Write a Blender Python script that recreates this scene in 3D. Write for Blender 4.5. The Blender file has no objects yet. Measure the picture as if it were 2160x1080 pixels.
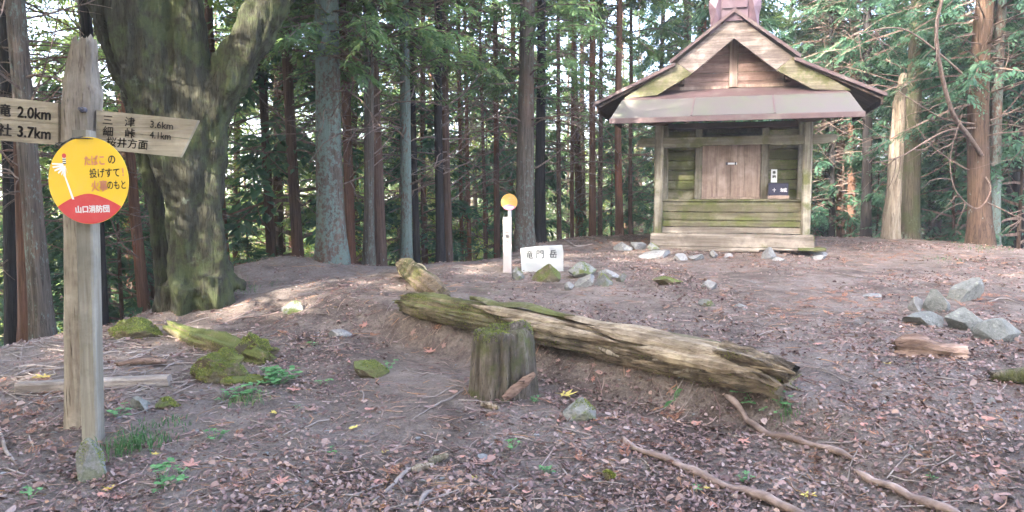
import bpy, math, random
import numpy as np
from mathutils import Vector, Matrix, noise

R = math.radians
scene = bpy.context.scene
COL = scene.collection

# ------------------------------------------------------------ camera, sky, sun, exposure
EYE = Vector((0, 0, 1.5))
PITCH = math.atan(120 / 1600.0)
cam_d = bpy.data.cameras.new('camera')
cam = bpy.data.objects.new('camera', cam_d)
COL.objects.link(cam)
cam.location = EYE
cam.rotation_euler = (math.pi / 2 - PITCH, 0, 0)
cam_d.sensor_width = 36
cam_d.lens = 36 * 1600 / 2160
cam_d.clip_start = 0.05
cam_d.clip_end = 2000
scene.camera = cam

SUN_EL = R(30)
SUN_AZ = math.atan2(-0.66, -0.75)          # from +Y towards +X
world = bpy.data.worlds.new('World')
scene.world = world
world.use_nodes = True
wn = world.node_tree.nodes
wn.clear()
sky = wn.new('ShaderNodeTexSky')
sky.sky_type = 'NISHITA'
sky.sun_disc = False
sky.sun_elevation = SUN_EL
sky.sun_rotation = SUN_AZ
sky.dust_density = 6.0
sky.air_density = 0.6
sky.ozone_density = 1.0
bg = wn.new('ShaderNodeBackground')
bg.inputs['Strength'].default_value = 0.15
wo = wn.new('ShaderNodeOutputWorld')
world.node_tree.links.new(sky.outputs[0], bg.inputs[0])
world.node_tree.links.new(bg.outputs[0], wo.inputs[0])

sun_d = bpy.data.lights.new('sun', 'SUN')
sun_d.energy = 2.0
sun_d.angle = R(0.5)
sun_d.color = (1.0, 0.93, 0.84)
sun = bpy.data.objects.new('sun', sun_d)
COL.objects.link(sun)
SUNV = Vector((math.sin(SUN_AZ) * math.cos(SUN_EL), math.cos(SUN_AZ) * math.cos(SUN_EL), math.sin(SUN_EL)))
sun.rotation_euler = SUNV.to_track_quat('Z', 'Y').to_euler()

scene.view_settings.view_transform = 'Standard'
scene.view_settings.look = 'None'
scene.view_settings.gamma = 1.0
scene.view_settings.use_curve_mapping = False
scene.view_settings.exposure = 4.4
scene.render.engine = 'CYCLES'
scene.cycles.max_bounces = 8
scene.cycles.diffuse_bounces = 4
scene.cycles.transmission_bounces = 4
scene.cycles.use_denoising = True

# ------------------------------------------------------------ the picture's rays
CP, SP = math.cos(PITCH), math.sin(PITCH)
FWD = Vector((0, CP, -SP)); UPV = Vector((0, SP, CP))
def ray(px, py):
    return FWD * 1600 + Vector((px - 1080, 0, 0)) + UPV * (540 - py)
def P(px, py, Y):
    d = ray(px, py)
    return EYE + d * (Y / d.y)

# ------------------------------------------------------------ the ground's shape
def nz(x, y, z=0.0):
    return noise.noise((x, y, z))
def sstep(a, b, x):
    t = min(1.0, max(0.0, (x - a) / (b - a)))
    return t * t * (3 - 2 * t)
LA = Vector((-0.93, 6.65)); LB = Vector((1.46, 4.30))
LD = (LB - LA).normalized(); LN = Vector((-LD.y, LD.x))
LLEN = (LB - LA).length
def plateau(x, y):
    yy = min(max(y, -4.0), 17.0)
    b = 0.05 * yy
    vx, vy = x - LA.x, y - LA.y
    s = vx * LN.x + vy * LN.y
    t = vx * LD.x + vy * LD.y
    if t < -0.2:
        w = min(1.6, 0.1 + (-0.2 - t) * 0.9)
    elif t > LLEN:
        w = min(1.3, 0.1 + (t - LLEN) * 0.8)
    else:
        w = 0.1
    b += 0.18 * sstep(-0.1 - w, -0.04 + w * 0.25, s)
    if 0 < t < LLEN:                       # hollow worn below the bank
        b -= 0.05 * math.exp(-((s + 0.38) / 0.2) ** 2)
    return b
def bumps(x, y):
    return (0.05 * nz(x * 0.55, y * 0.55, 3.1) + 0.022 * nz(x * 1.9, y * 1.9, 7.7)
            + 0.014 * nz(x * 5.5, y * 5.5, 1.3) + 0.008 * nz(x * 13, y * 13, 4.3))
CREST = [(-700, 800), (-300, 790), (0, 752), (120, 722), (240, 690), (340, 652), (430, 600), (500, 574), (600, 566), (720, 572),
         (830, 566), (950, 555), (1060, 545), (1130, 520), (1200, 506), (1370, 497), (1720, 499), (1900, 503),
         (2060, 516), (2160, 524), (2500, 530), (3000, 540)]
crest_tab = []
for u, v in CREST:
    d = ray(u, v)
    s = 0.001
    while s < 0.02:
        p = EYE + d * s
        if p.z < plateau(p.x, p.y) + 0.0:
            break
        s += 0.00001
    crest_tab.append((math.atan2(p.x, p.y), math.hypot(p.x, p.y)))
crest_tab = [(-3.2, 12.0), (-2.2, 12.0), (-1.3, 6.5)] + crest_tab + [(1.4, 12.0), (2.2, 12.0), (3.2, 12.0)]
CT = [c[0] for c in crest_tab]; CR = [c[1] for c in crest_tab]
SLT = [-3.2, -1.2, -0.7, -0.3, -0.1, 0.1, 0.6, 1.2, 3.2]
SLV = [0.15, 0.34, 0.50, 0.46, 0.30, 0.22, 0.16, 0.15, 0.15]
def lerp_tab(T, V, a):
    if a <= T[0]: return V[0]
    for i in range(len(T) - 1):
        if a <= T[i + 1]:
            return V[i] + (V[i + 1] - V[i]) * (a - T[i]) / (T[i + 1] - T[i])
    return V[-1]
def crest_r(x, y):
    return lerp_tab(CT, CR, math.atan2(x, y))
def h(x, y):
    r = math.hypot(x, y)
    a = math.atan2(x, y)
    rc = lerp_tab(CT, CR, a)
    z = plateau(x, y) + bumps(x, y) * min(1.0, max(0.3, r / 3))
    z += 0.13 * math.exp(-((x + 2.75) / 0.75) ** 2 - ((y - 9.5) / 0.5) ** 2)
    t = r - rc
    if t > 0:
        f = lerp_tab(SLT, SLV, a) * t * t / (t + 0.9)
        f = 24 * math.tanh(f / 24)
        z = z - f + min(t / 6, 1) * 0.5 * nz(x * 0.2, y * 0.2, 9) + min(t / 60, 1) * 4 * nz(x * 0.02, y * 0.02, 2)
        z += 30 * sstep(90, 260, r)
    return z
def G(px, py, depth=0):
    d = ray(px, py)
    s = 0.0012
    while s < 0.05:
        p = EYE + d * s
        if p.z < h(p.x, p.y):
            break
        s += 0.00002
    if depth < 12 and math.hypot(p.x, p.y) > crest_r(p.x, p.y) + 0.8:
        return G(px, py + 4, depth + 1)
    p.z = h(p.x, p.y)
    return p

# ------------------------------------------------------------ mesh building
class MB:
    def __init__(self):
        self.v = []; self.f = []; self.m = []
    def add(self, vs, fs, m=0):
        b = len(self.v)
        self.v.extend([tuple(q) for q in vs])
        for f in fs:
            self.f.append(tuple(b + i for i in f)); self.m.append(m)
    def mesh(self, name, mats, smooth=False, sub=None):
        me = bpy.data.meshes.new(name)
        vs = self.v
        if sub is not None:
            vs = [(a[0] - sub[0], a[1] - sub[1], a[2] - sub[2]) for a in vs]
        me.from_pydata(vs, [], self.f)
        if not isinstance(mats, (list, tuple)): mats = [mats]
        for m in mats: me.materials.append(m)
        if len(mats) > 1:
            me.polygons.foreach_set('material_index', self.m)
        if smooth:
            me.polygons.foreach_set('use_smooth', [True] * len(me.polygons))
        me.update()
        return me
def link(name, me, parent=None, loc=(0, 0, 0)):
    o = bpy.data.objects.new(name, me)
    COL.objects.link(o)
    o.location = loc
    if parent is not None: o.parent = parent
    return o
def tag(o, label=None, cat=None, group=None, kind=None):
    if label: o['label'] = label
    if cat: o['category'] = cat
    if group: o['group'] = group
    if kind: o['kind'] = kind
    return o
def root_of(o):
    while o.parent: o = o.parent
    return o
def part(name, mb, mat, parent, smooth=False, world_space=True):
    """a part of a thing whose root empty stands unrotated; vertices given in world space"""
    sub = tuple(root_of(parent).location) if world_space else None
    return link(name, mb.mesh(name, mat, smooth, sub), parent)
def empty(name, loc, label, cat, group=None, rz=0):
    o = bpy.data.objects.new(name, None)
    COL.objects.link(o)
    o.location = loc
    o.rotation_euler = (0, 0, rz)
    o.empty_display_size = 0.1
    return tag(o, label, cat, group)
def single(name, mb, mat, loc, label, cat, group=None, smooth=False):
    o = link(name, mb.mesh(name, mat, smooth, tuple(loc)), None, loc)
    return tag(o, label, cat, group)

def box(mb, x0, x1, y0, y1, z0, z1, m=0, M=None, jit=0.0, rng=random, bev=0.0):
    if bev > 0:
        b = bev
        vs = []
        for z, k in ((z0, b), (z0 + b, 0), (z1 - b, 0), (z1, b)):
            pts = [(x0 + k + (b if not k else 0), y0 + k), (x1 - k - (b if not k else 0), y0 + k), (x1 - k, y0 + k + (b if not k else 0)),
                   (x1 - k, y1 - k - (b if not k else 0)), (x1 - k - (b if not k else 0), y1 - k), (x0 + k + (b if not k else 0), y1 - k),
                   (x0 + k, y1 - k - (b if not k else 0)), (x0 + k, y0 + k + (b if not k else 0))]
            vs += [(p[0], p[1], z) for p in pts]
        fs = [tuple(range(7, -1, -1)), tuple(range(24, 32))]
        for r_ in range(3):
            for i in range(8):
                j = (i + 1) % 8
                fs.append((r_ * 8 + i, r_ * 8 + j, r_ * 8 + 8 + j, r_ * 8 + 8 + i))
    else:
        vs = [(x0, y0, z0), (x1, y0, z0), (x1, y1, z0), (x0, y1, z0), (x0, y0, z1), (x1, y0, z1), (x1, y1, z1), (x0, y1, z1)]
        fs = [(0, 3, 2, 1), (4, 5, 6, 7), (0, 1, 5, 4), (1, 2, 6, 5), (2, 3, 7, 6), (3, 0, 4, 7)]
    if jit:
        vs = [(a + rng.uniform(-jit, jit), b_ + rng.uniform(-jit, jit), c + rng.uniform(-jit, jit)) for a, b_, c in vs]
    if M is not None: vs = [tuple(M @ Vector(q)) for q in vs]
    mb.add(vs, fs, m)

def plank(x0, x1, y0, y1, z0, z1, seed=0, wob=0.004, n=8, axis='x'):
    """a weathered board: chamfered edges, slightly wavy, worn ends; long axis x, y or z"""
    rng = random.Random(seed)
    mb = MB()
    lo = {'x': (x0, x1), 'y': (y0, y1), 'z': (z0, z1)}[axis]
    if axis == 'x': a0, a1, b0, b1 = y0, y1, z0, z1
    elif axis == 'y': a0, a1, b0, b1 = x0, x1, z0, z1
    else: a0, a1, b0, b1 = x0, x1, y0, y1
    c = min(a1 - a0, b1 - b0) * 0.16
    ring = [(a0 + c, b0), (a1 - c, b0), (a1, b0 + c), (a1, b1 - c), (a1 - c, b1), (a0 + c, b1), (a0, b1 - c), (a0, b0 + c)]
    vs = []
    for i in range(n + 1):
        t = lo[0] + (lo[1] - lo[0]) * i / n
        for k, (a, b) in enumerate(ring):
            e = 0.3 * c if i in (0, n) else 0
            da = wob * noise.noise((t * 2.3 + seed, k * 1.7, 0.3)); db = wob * 1.3 * noise.noise((t * 2.3 + seed, k * 1.7, 5.3))
            tt = t + (rng.uniform(-wob, wob) * 1.5 if i in (0, n) else 0)
            a_, b_ = a + da, b + db
            vs.append({'x': (tt, a_, b_), 'y': (a_, tt, b_), 'z': (a_, b_, tt)}[axis])
    fs = [tuple(range(8)), tuple(range(n * 8 + 7, n * 8 - 1, -1))]
    for i in range(n):
        for k in range(8):
            j = (k + 1) % 8
            fs.append((i * 8 + k, i * 8 + 8 + k, i * 8 + 8 + j, i * 8 + j))
    mb.add(vs, fs)
    return mb

def frames(pts):
    out = []
    up = Vector((0, 0, 1))
    n = len(pts)
    prev = None
    for i in range(n):
        a = pts[max(0, i - 1)]; b = pts[min(n - 1, i + 1)]
        t = (b - a).normalized()
        if prev is None:
            s = t.cross(up)
            if s.length < 0.2: s = t.cross(Vector((1, 0, 0)))
            s.normalize()
        else:
            s = (prev - t * prev.dot(t)).normalized()
        prev = s
        out.append((t, s, s.cross(t)))
    return out
def tube(mb, pts, rad, n=6, m=0, caps=True, disp=None):
    """disp(i_along, angle, point) -> factor on the radius"""
    pts = [Vector(p) for p in pts]
    fr = frames(pts)
    vs = []
    for i, p in enumerate(pts):
        t, s, u = fr[i]
        for k in range(n):
            a = 2 * math.pi * k / n
            r = rad[i] * (disp(i, a, p) if disp else 1)
            vs.append(p + s * (math.cos(a) * r) + u * (math.sin(a) * r))
    fs = []
    for i in range(len(pts) - 1):
        for k in range(n):
            j = (k + 1) % n
            fs.append((i * n + k, i * n + j, i * n + n + j, i * n + n + k))
    if caps:
        fs.append(tuple(range(n - 1, -1, -1)))
        b = (len(pts) - 1) * n
        fs.append(tuple(range(b, b + n)))
    mb.add(vs, fs, m)
def spline(pts, k=6):
    """Catmull-Rom through (x,y,z,r) tuples"""
    out = []
    n = len(pts)
    for i in range(n - 1):
        p0 = pts[max(0, i - 1)]; p1 = pts[i]; p2 = pts[i + 1]; p3 = pts[min(n - 1, i + 2)]
        for j in range(k):
            t = j / k
            out.append(tuple(0.5 * ((2 * b) + (c - a) * t + (2 * a - 5 * b + 4 * c - d) * t * t + (-a + 3 * b - 3 * c + d) * t ** 3)
                             for a, b, c, d in zip(p0, p1, p2, p3)))
    out.append(tuple(pts[-1]))
    return out
def prism(mb, poly, y0, y1, m=0):
    """outline in x,z pushed from y0 to y1"""
    n = len(poly)
    vs = [(p[0], y0, p[1]) for p in poly] + [(p[0], y1, p[1]) for p in poly]
    fs = [tuple(range(n)), tuple(range(2 * n - 1, n - 1, -1))]
    for i in range(n):
        j = (i + 1) % n
        fs.append((i, i + n, j + n, j))
    mb.add(vs, fs, m)

def text_mb(body, w, hgt, bold=0.0):
    """lettering as a flat mesh in x,z facing -y, centred, fitted to w x hgt"""
    c = bpy.data.curves.new('lettering', 'FONT')
    c.body = body
    c.resolution_u = 4
    o = bpy.data.objects.new('lettering', c)
    COL.objects.link(o)
    dg = bpy.context.evaluated_depsgraph_get()
    me = bpy.data.meshes.new_from_object(o.evaluated_get(dg))
    bpy.data.objects.remove(o)
    xs = [v.co.x for v in me.vertices]; ys = [v.co.y for v in me.vertices]
    x0, x1, y0, y1 = min(xs), max(xs), min(ys), max(ys)
    mb = MB()
    kx, ky = w / (x1 - x0), hgt / (y1 - y0)
    for i, (sx, sy) in enumerate([(0, 0)] + ([(-1, 0), (1, 0), (0, -1), (0, 1)] if bold > 0 else [])):   # heavier strokes: the brush gone over again beside itself
        mb.add([((v.co.x - (x0 + x1) / 2 + sx * bold) * kx, -0.00012 * i, (v.co.y - (y0 + y1) / 2 + sy * bold * .8) * ky) for v in me.vertices],
               [tuple(p.vertices) for p in me.polygons])
    bpy.data.meshes.remove(me); bpy.data.curves.remove(c)
    return mb

# ------------------------------------------------------------ materials
class NT:
    def __init__(self, name):
        self.mat = bpy.data.materials.new(name)
        self.mat.use_nodes = True
        self.t = self.mat.node_tree
        self.t.nodes.clear()
        self.out = self.t.nodes.new('ShaderNodeOutputMaterial')
    def n(self, typ, **kw):
        nd = self.t.nodes.new(typ)
        for k, v in kw.items():
            if k.startswith('i_'):
                key = k[2:].replace('_', ' ')
                self.set(nd.inputs[key], v)
            elif k.startswith('n') and k[1:].isdigit():
                self.set(nd.inputs[int(k[1:])], v)
            else:
                setattr(nd, k, v)
        return nd
    def set(self, sock, v):
        if isinstance(v, bpy.types.NodeSocket): self.t.links.new(v, sock)
        elif isinstance(v, bpy.types.Node): self.t.links.new(v.outputs[0], sock)
        else: sock.default_value = v
    def coord(self, kind='Object', scale=(1, 1, 1)):
        c = self.n('ShaderNodeTexCoord')
        return self.n('ShaderNodeMapping', n0=c.outputs[kind], n3=scale).outputs[0]
    def noise(self, vec, scale, detail=4, rough=0.55, dist=0.0):
        return self.n('ShaderNodeTexNoise', i_Vector=vec, i_Scale=scale, i_Detail=detail, i_Roughness=rough, i_Distortion=dist).outputs[0]
    def ramp(self, fac, stops):
        nd = self.n('ShaderNodeValToRGB')
        self.set(nd.inputs[0], fac)
        e = nd.color_ramp.elements
        while len(e) < len(stops): e.new(0.5)
        for i, (p, c) in enumerate(stops):
            e[i].position = p
            e[i].color = (*c, 1) if len(c) == 3 else c
        return nd.outputs[0]
    def step(self, fac, a, b):
        return self.n('ShaderNodeMapRange', n0=fac, n1=a, n2=b, n3=0.0, n4=1.0, interpolation_type='SMOOTHSTEP').outputs[0]
    def mix(self, fac, a, b, mode='MIX'):
        nd = self.n('ShaderNodeMix', data_type='RGBA', blend_type=mode)
        self.set(nd.inputs[0], fac)
        for s, v in ((nd.inputs[6], a), (nd.inputs[7], b)):
            if isinstance(v, tuple) and len(v) == 3: v = (*v, 1)
            self.set(s, v)
        return nd.outputs[2]
    def math(self, op, a, b=0.0):
        nd = self.n('ShaderNodeMath', operation=op)
        self.set(nd.inputs[0], a); self.set(nd.inputs[1], b)
        return nd.outputs[0]
    def bump(self, height, strength=0.5, dist=0.01):
        return self.n('ShaderNodeBump', i_Height=height, i_Strength=strength, i_Distance=dist).outputs[0]
    def finish(self, col, rough=0.9, bump=None, spec=0.15, metallic=0.0):
        b = self.n('ShaderNodeBsdfPrincipled')
        self.set(b.inputs['Base Color'], (*col, 1) if isinstance(col, tuple) and len(col) == 3 else col)
        self.set(b.inputs['Roughness'], rough)
        self.set(b.inputs['Specular IOR Level'], spec)
        b.inputs['Metallic'].default_value = metallic
        if bump is not None: self.set(b.inputs['Normal'], bump)
        self.t.links.new(b.outputs[0], self.out.inputs[0])
        return self.mat
    def normal_z(self):
        g = self.n('ShaderNodeNewGeometry')
        return self.n('ShaderNodeSeparateXYZ', n0=g.outputs['Normal']).outputs[2]

MOSS_A = (0.045, 0.058, 0.014); MOSS_B = (0.135, 0.15, 0.045)
def mat_wood(name, dark, light, axis='x', moss=0.0, grain=26, crack=0.5, vary=0.35, moss_up=0.0, pale=None, rotz=0.0, bumpd=0.008, moss_x=None, along=1.0):
    t = NT(name)
    sc = {'x': (along, grain, grain), 'y': (grain, along, grain), 'z': (grain, grain, along)}[axis]
    v = t.coord('Object', sc)
    if rotz:
        v0 = t.n('ShaderNodeMapping', n0=t.coord('Object'), n2=(0, 0, rotz))
        v = t.n('ShaderNodeMapping', n0=v0, n3=sc).outputs[0]
    oi = t.n('ShaderNodeObjectInfo')
    vv = t.n('ShaderNodeVectorMath', operation='ADD', n0=v)
    rnd = t.n('ShaderNodeMath', operation='MULTIPLY', n0=oi.outputs['Random'], n1=37.0)
    t.t.links.new(rnd.outputs[0], vv.inputs[1])
    vv = vv.outputs[0]
    g1 = t.noise(vv, 1.6, 6, 0.65, 0.3)
    g2 = t.noise(vv, 6.0, 3, 0.6)
    col = t.ramp(g1, [(0.28, dark), (0.5, tuple((a + b) / 2 for a, b in zip(dark, light))), (0.68, light)])
    col = t.mix(t.math('MULTIPLY', t.step(g2, 0.56, 0.7), crack), col, tuple(c * 0.25 for c in dark))
    plain = t.coord('Object')
    blotch = t.noise(plain, 3.2, 4, 0.6)
    col = t.mix(t.step(blotch, 0.45, 0.75), col, tuple(c * 1.25 for c in light) if pale is None else pale)
    col = t.mix(t.math('MULTIPLY', oi.outputs['Random'], vary), col, tuple(c * 0.6 for c in dark))
    if moss > 0:
        mn = t.noise(plain, 2.6, 6, 0.7)
        if moss_x:
            xx = t.n('ShaderNodeSeparateXYZ', n0=plain).outputs[0]
            mn = t.math('ADD', mn, t.math('MULTIPLY', t.math('SUBTRACT', 0.5, t.step(xx, *moss_x)), 0.34))
        mk = t.step(mn, 0.68 - 0.3 * moss, 0.80 - 0.25 * moss)
        if moss_up > 0:
            nzv = t.step(t.normal_z(), -0.1, 0.75)
            mk = t.math('MULTIPLY', mk, t.math('ADD', t.math('MULTIPLY', nzv, moss_up), 1 - moss_up))
        mc = t.mix(t.noise(plain, 38, 3), MOSS_A, MOSS_B)
        col = t.mix(t.math('MULTIPLY', mk, 0.88), col, mc)
    bs = {'x': (0.5, 6, 6), 'y': (6, 0.5, 6), 'z': (6, 6, 0.5)}[axis]
    broad = t.noise(t.coord('Object', bs), 1.3, 4, 0.6)
    col = t.mix(t.math('MULTIPLY', t.step(broad, 0.60, 0.38), 0.55), col, tuple(c * 0.55 for c in dark))
    fine = t.noise(plain, 9.0, 5, 0.7)
    col = t.mix(t.math('MULTIPLY', t.step(fine, 0.46, 0.68), 0.28), col, tuple(c * 0.55 for c in dark))
    b = t.bump(t.math('ADD', g1, t.math('MULTIPLY', g2, 0.6)), 0.95, bumpd)
    return t.finish(col, 0.92, b)

def mat_bark(name, dark, light, lichen=0.0, lcol=(0.22, 0.29, 0.27), red=(0.17, 0.075, 0.045), moss=0.0, redn=0.35, lsc=7, zsc=1.1):
    t = NT(name)
    v = t.coord('Object', (15, 15, zsc))
    oi = t.n('ShaderNodeObjectInfo')
    off = t.n('ShaderNodeMath', operation='MULTIPLY', n0=oi.outputs['Random'], n1=53.0)
    va = t.n('ShaderNodeVectorMath', operation='ADD', n0=v)
    t.t.links.new(off.outputs[0], va.inputs[1])
    v = va.outputs[0]
    pb = t.n('ShaderNodeVectorMath', operation='ADD', n0=t.coord('Object', (1, 1, 1)))
    t.t.links.new(off.outputs[0], pb.inputs[1])
    p = pb.outputs[0]
    g = t.noise(v, 1.3, 6, 0.7, 0.4)
    g2 = t.noise(v, 4.5, 3, 0.6)
    col = t.ramp(g, [(0.3, dark), (0.7, light)])
    col = t.mix(t.math('MULTIPLY', t.step(t.noise(p, 1.1, 3), 0.5, 0.72), t.math('MULTIPLY', oi.outputs['Random'], 2 * redn)), col, red)
    col = t.mix(t.math('MULTIPLY', t.step(g2, 0.52, 0.66), 0.6), col, tuple(c * 0.3 for c in dark))
    if lichen > 0:
        ln = t.noise(p, lsc, 6, 0.75)
        lz = t.noise(p, 0.9, 2)
        mk = t.step(t.math('ADD', ln, t.math('MULTIPLY', lz, 0.5)), 0.95 - 0.4 * lichen, 1.05 - 0.35 * lichen)
        lc = t.mix(t.noise(p, 55, 2), tuple(c * 0.7 for c in lcol), tuple(c * 1.25 for c in lcol))
        col = t.mix(t.math('MULTIPLY', mk, 0.85), col, lc)
    if moss > 0:
        mk = t.step(t.noise(p, 2.4, 6, 0.7), 0.66 - 0.3 * moss, 0.78 - 0.25 * moss)
        col = t.mix(t.math('MULTIPLY', mk, 0.62), col, t.mix(t.noise(p, 40, 2), (0.038, 0.052, 0.020), (0.09, 0.105, 0.045)))
    b = t.bump(t.math('ADD', g, t.math('MULTIPLY', g2, 0.7)), 1.0, 0.02)
    return t.finish(col, 0.95, b, 0.1)

def mat_leaf(name, stops, trans=0.45, tcol=None, clump=1.2, rough=0.6):
    t = NT(name)
    geo = t.n('ShaderNodeNewGeometry')
    oi = t.n('ShaderNodeObjectInfo')
    r = geo.outputs['Random Per Island']
    cl = t.noise(t.n('ShaderNodeNewGeometry').outputs['Position'], clump, 2)
    f = t.math('ADD', t.math('MULTIPLY', r, 0.5), t.math('MULTIPLY', cl, 0.5))
    f = t.math('ADD', f, t.math('MULTIPLY', t.math('SUBTRACT', oi.outputs['Random'], 0.5), 0.2))
    col = t.ramp(f, stops)
    d = t.n('ShaderNodeBsdfPrincipled')
    t.set(d.inputs['Base Color'], col); d.inputs['Roughness'].default_value = rough
    d.inputs['Specular IOR Level'].default_value = 0.25
    tr = t.n('ShaderNodeBsdfTranslucent')
    t.set(tr.inputs[0], t.mix(0.5, col, (*(tcol or (0.16, 0.26, 0.05)), 1)) if tcol != 0 else col)
    mx = t.n('ShaderNodeMixShader')
    mx.inputs[0].default_value = trans
    t.t.links.new(d.outputs[0], mx.inputs[1]); t.t.links.new(tr.outputs[0], mx.inputs[2])
    t.t.links.new(mx.outputs[0], t.out.inputs[0])
    return t.mat

def mat_rock(name, dark, light, moss=0.0, up=0.6):
    t = NT(name)
    p = t.coord('Object')
    g = t.noise(p, 6, 8, 0.7)
    f = t.noise(p, 60, 4, 0.7)
    col = t.ramp(g, [(0.3, dark), (0.65, light)])
    col = t.mix(t.math('MULTIPLY', t.step(f, 0.5, 0.75), 0.35), col, tuple(min(1, c * 1.5) for c in light))
    col = t.mix(t.math('MULTIPLY', t.step(t.noise(p, 17, 5, 0.75), 0.52, 0.62), 0.5), col, tuple(c * 0.6 for c in dark))
    col = t.mix(t.math('MULTIPLY', t.step(t.noise(p, 24, 3, 0.6), 0.62, 0.68), 0.4), col, (0.30, 0.31, 0.24))
    if moss > 0:
        n_ = t.noise(p, 5, 6, 0.7)
        mk = t.step(n_, 0.7 - 0.35 * moss, 0.82 - 0.35 * moss)
        z = t.step(t.normal_z(), -0.2, 0.6)
        mk = t.math('MULTIPLY', mk, t.math('ADD', t.math('MULTIPLY', z, up), 1 - up))
        col = t.mix(mk, col, t.mix(t.noise(p, 70, 2), MOSS_A, MOSS_B))
    b = t.bump(t.math('ADD', g, t.math('MULTIPLY', f, 0.4)), 0.9, 0.02)
    return t.finish(col, 0.88, b, 0.25)

def mat_paint(name, col, wear=0.25, wearcol=(0.3, 0.27, 0.22), rough=0.55, scale=14, bumps_=0.1):
    t = NT(name)
    p = t.coord('Object')
    n_ = t.noise(p, scale, 6, 0.7)
    c = t.mix(t.math('MULTIPLY', t.step(n_, 0.44, 0.68), wear), col, wearcol)
    return t.finish(c, rough, t.bump(n_, bumps_, 0.003), 0.35)

M = {}
M['wood_x'] = mat_wood('weathered wood lengthways', (0.13, 0.105, 0.08), (0.34, 0.30, 0.25), 'x', 0.2)
M['wood_z'] = mat_wood('weathered wood upright', (0.12, 0.103, 0.075), (0.30, 0.275, 0.215), 'z', 0.62)
M['door_z'] = mat_wood('door boards', (0.25, 0.175, 0.14), (0.43, 0.335, 0.275), 'z', 0.0, crack=0.25, vary=0.15)
M['moss_x'] = mat_wood('mossy boards', (0.10, 0.085, 0.055), (0.27, 0.245, 0.17), 'x', 0.95)
M['beam_x'] = mat_wood('tie beam wood', (0.13, 0.11, 0.075), (0.33, 0.30, 0.22), 'x', 0.72)
M['side_y'] = mat_wood('side boards', (0.14, 0.11, 0.085), (0.27, 0.22, 0.18), 'y', 0.3)
M['gable_x'] = mat_wood('gable boards', (0.17, 0.105, 0.085), (0.33, 0.235, 0.20), 'x', 0.0, vary=0.25)
M['barge'] = mat_wood('barge board wood', (0.10, 0.078, 0.066), (0.33, 0.28, 0.245), 'x', 0.12, grain=18, crack=0.7)
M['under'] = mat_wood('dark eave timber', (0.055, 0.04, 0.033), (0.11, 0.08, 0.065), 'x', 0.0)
M['post_old'] = mat_wood('rotten post', (0.17, 0.135, 0.10), (0.46, 0.415, 0.345), 'z', 0.2, grain=13, crack=0.9, bumpd=0.02)
M['post_new'] = mat_wood('pale post', (0.19, 0.17, 0.13), (0.33, 0.305, 0.25), 'z', 0.12, grain=30, crack=0.2)
M['board'] = mat_wood('sign board wood', (0.27, 0.22, 0.15), (0.43, 0.37, 0.27), 'x', 0.0, crack=0.25, vary=0.12)
M['ground_plank'] = mat_wood('grey plank', (0.16, 0.13, 0.11), (0.32, 0.28, 0.24), 'x', 0.12)
M['metal_roof'] = mat_paint('brown painted sheet', (0.085, 0.055, 0.055, 1), 0.6, (0.14, 0.12, 0.105, 1), 0.45, 3.5)
M['canopy_sheet'] = mat_paint('faded canopy sheet', (0.082, 0.072, 0.067, 1), 0.8, (0.075, 0.083, 0.055, 1), 0.55, 3.4, 0.3)
M['ridge_sheet'] = mat_paint('purple brown ridge sheet', (0.105, 0.068, 0.082, 1), 0.4, (0.2, 0.16, 0.18, 1), 0.4, 5)
LOGROT = math.atan2(2.35, 2.39)
M['log'] = mat_wood('rotten log', (0.065, 0.05, 0.037), (0.36, 0.29, 0.21), 'x', 0.85, along=3.2, grain=30, crack=0.9, moss_up=0.7, vary=0, rotz=LOGROT, bumpd=0.02, moss_x=(0.5, 1.6))
M['short_log'] = mat_wood('mossy short log', (0.08, 0.06, 0.042), (0.31, 0.24, 0.165), 'x', 0.75, along=3, grain=24, crack=0.9, vary=0, bumpd=0.015)
M['log_end'] = mat_wood('pale torn wood', (0.14, 0.10, 0.065), (0.46, 0.38, 0.27), 'x', 0.35, along=3, grain=26, crack=0.9, vary=0, rotz=LOGROT, bumpd=0.015)
M['stump'] = mat_wood('stump wood', (0.055, 0.044, 0.034), (0.23, 0.195, 0.155), 'z', 0.8, along=2.0, grain=22, crack=1.0, vary=0, bumpd=0.03)
M['chunk'] = mat_wood('rotten bark lump', (0.11, 0.065, 0.045), (0.36, 0.25, 0.19), 'x', 0.1, grain=12, crack=0.9, bumpd=0.02)
M['root'] = mat_wood('bare root', (0.17, 0.12, 0.10), (0.34, 0.26, 0.22), 'x', 0.12, grain=5, crack=0.3)
M['stick'] = mat_wood('dry stick', (0.20, 0.16, 0.14), (0.38, 0.33, 0.29), 'x', 0.0, grain=4, crack=0.3)
M['cord'] = mat_paint('pale cord', (0.5, 0.40, 0.24, 1), 0.3)
M['wire'] = mat_paint('black wire', (0.02, 0.02, 0.022, 1), 0.1)
M['bolt'] = mat_paint('dark bolt', (0.06, 0.055, 0.07, 1), 0.3, (0.2, 0.2, 0.22, 1), 0.4, 60)
M['yellow'] = mat_paint('yellow sign paint', (0.74, 0.47, 0.025, 1), 0.25, (0.60, 0.44, 0.12, 1), 0.45, 9, 0.02)
M['yellow_old'] = mat_paint('faded yellow paint', (0.48, 0.27, 0.06, 1), 0.5, (0.42, 0.30, 0.16, 1), 0.5, 14, 0.02)
M['red'] = mat_paint('red sign paint', (0.52, 0.04, 0.045, 1), 0.12, (0.6, 0.22, 0.2, 1), 0.45, 9, 0.02)
M['red_old'] = mat_paint('faded red paint', (0.50, 0.14, 0.20, 1), 0.3, (0.5, 0.3, 0.3, 1), 0.5, 9, 0.02)
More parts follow.
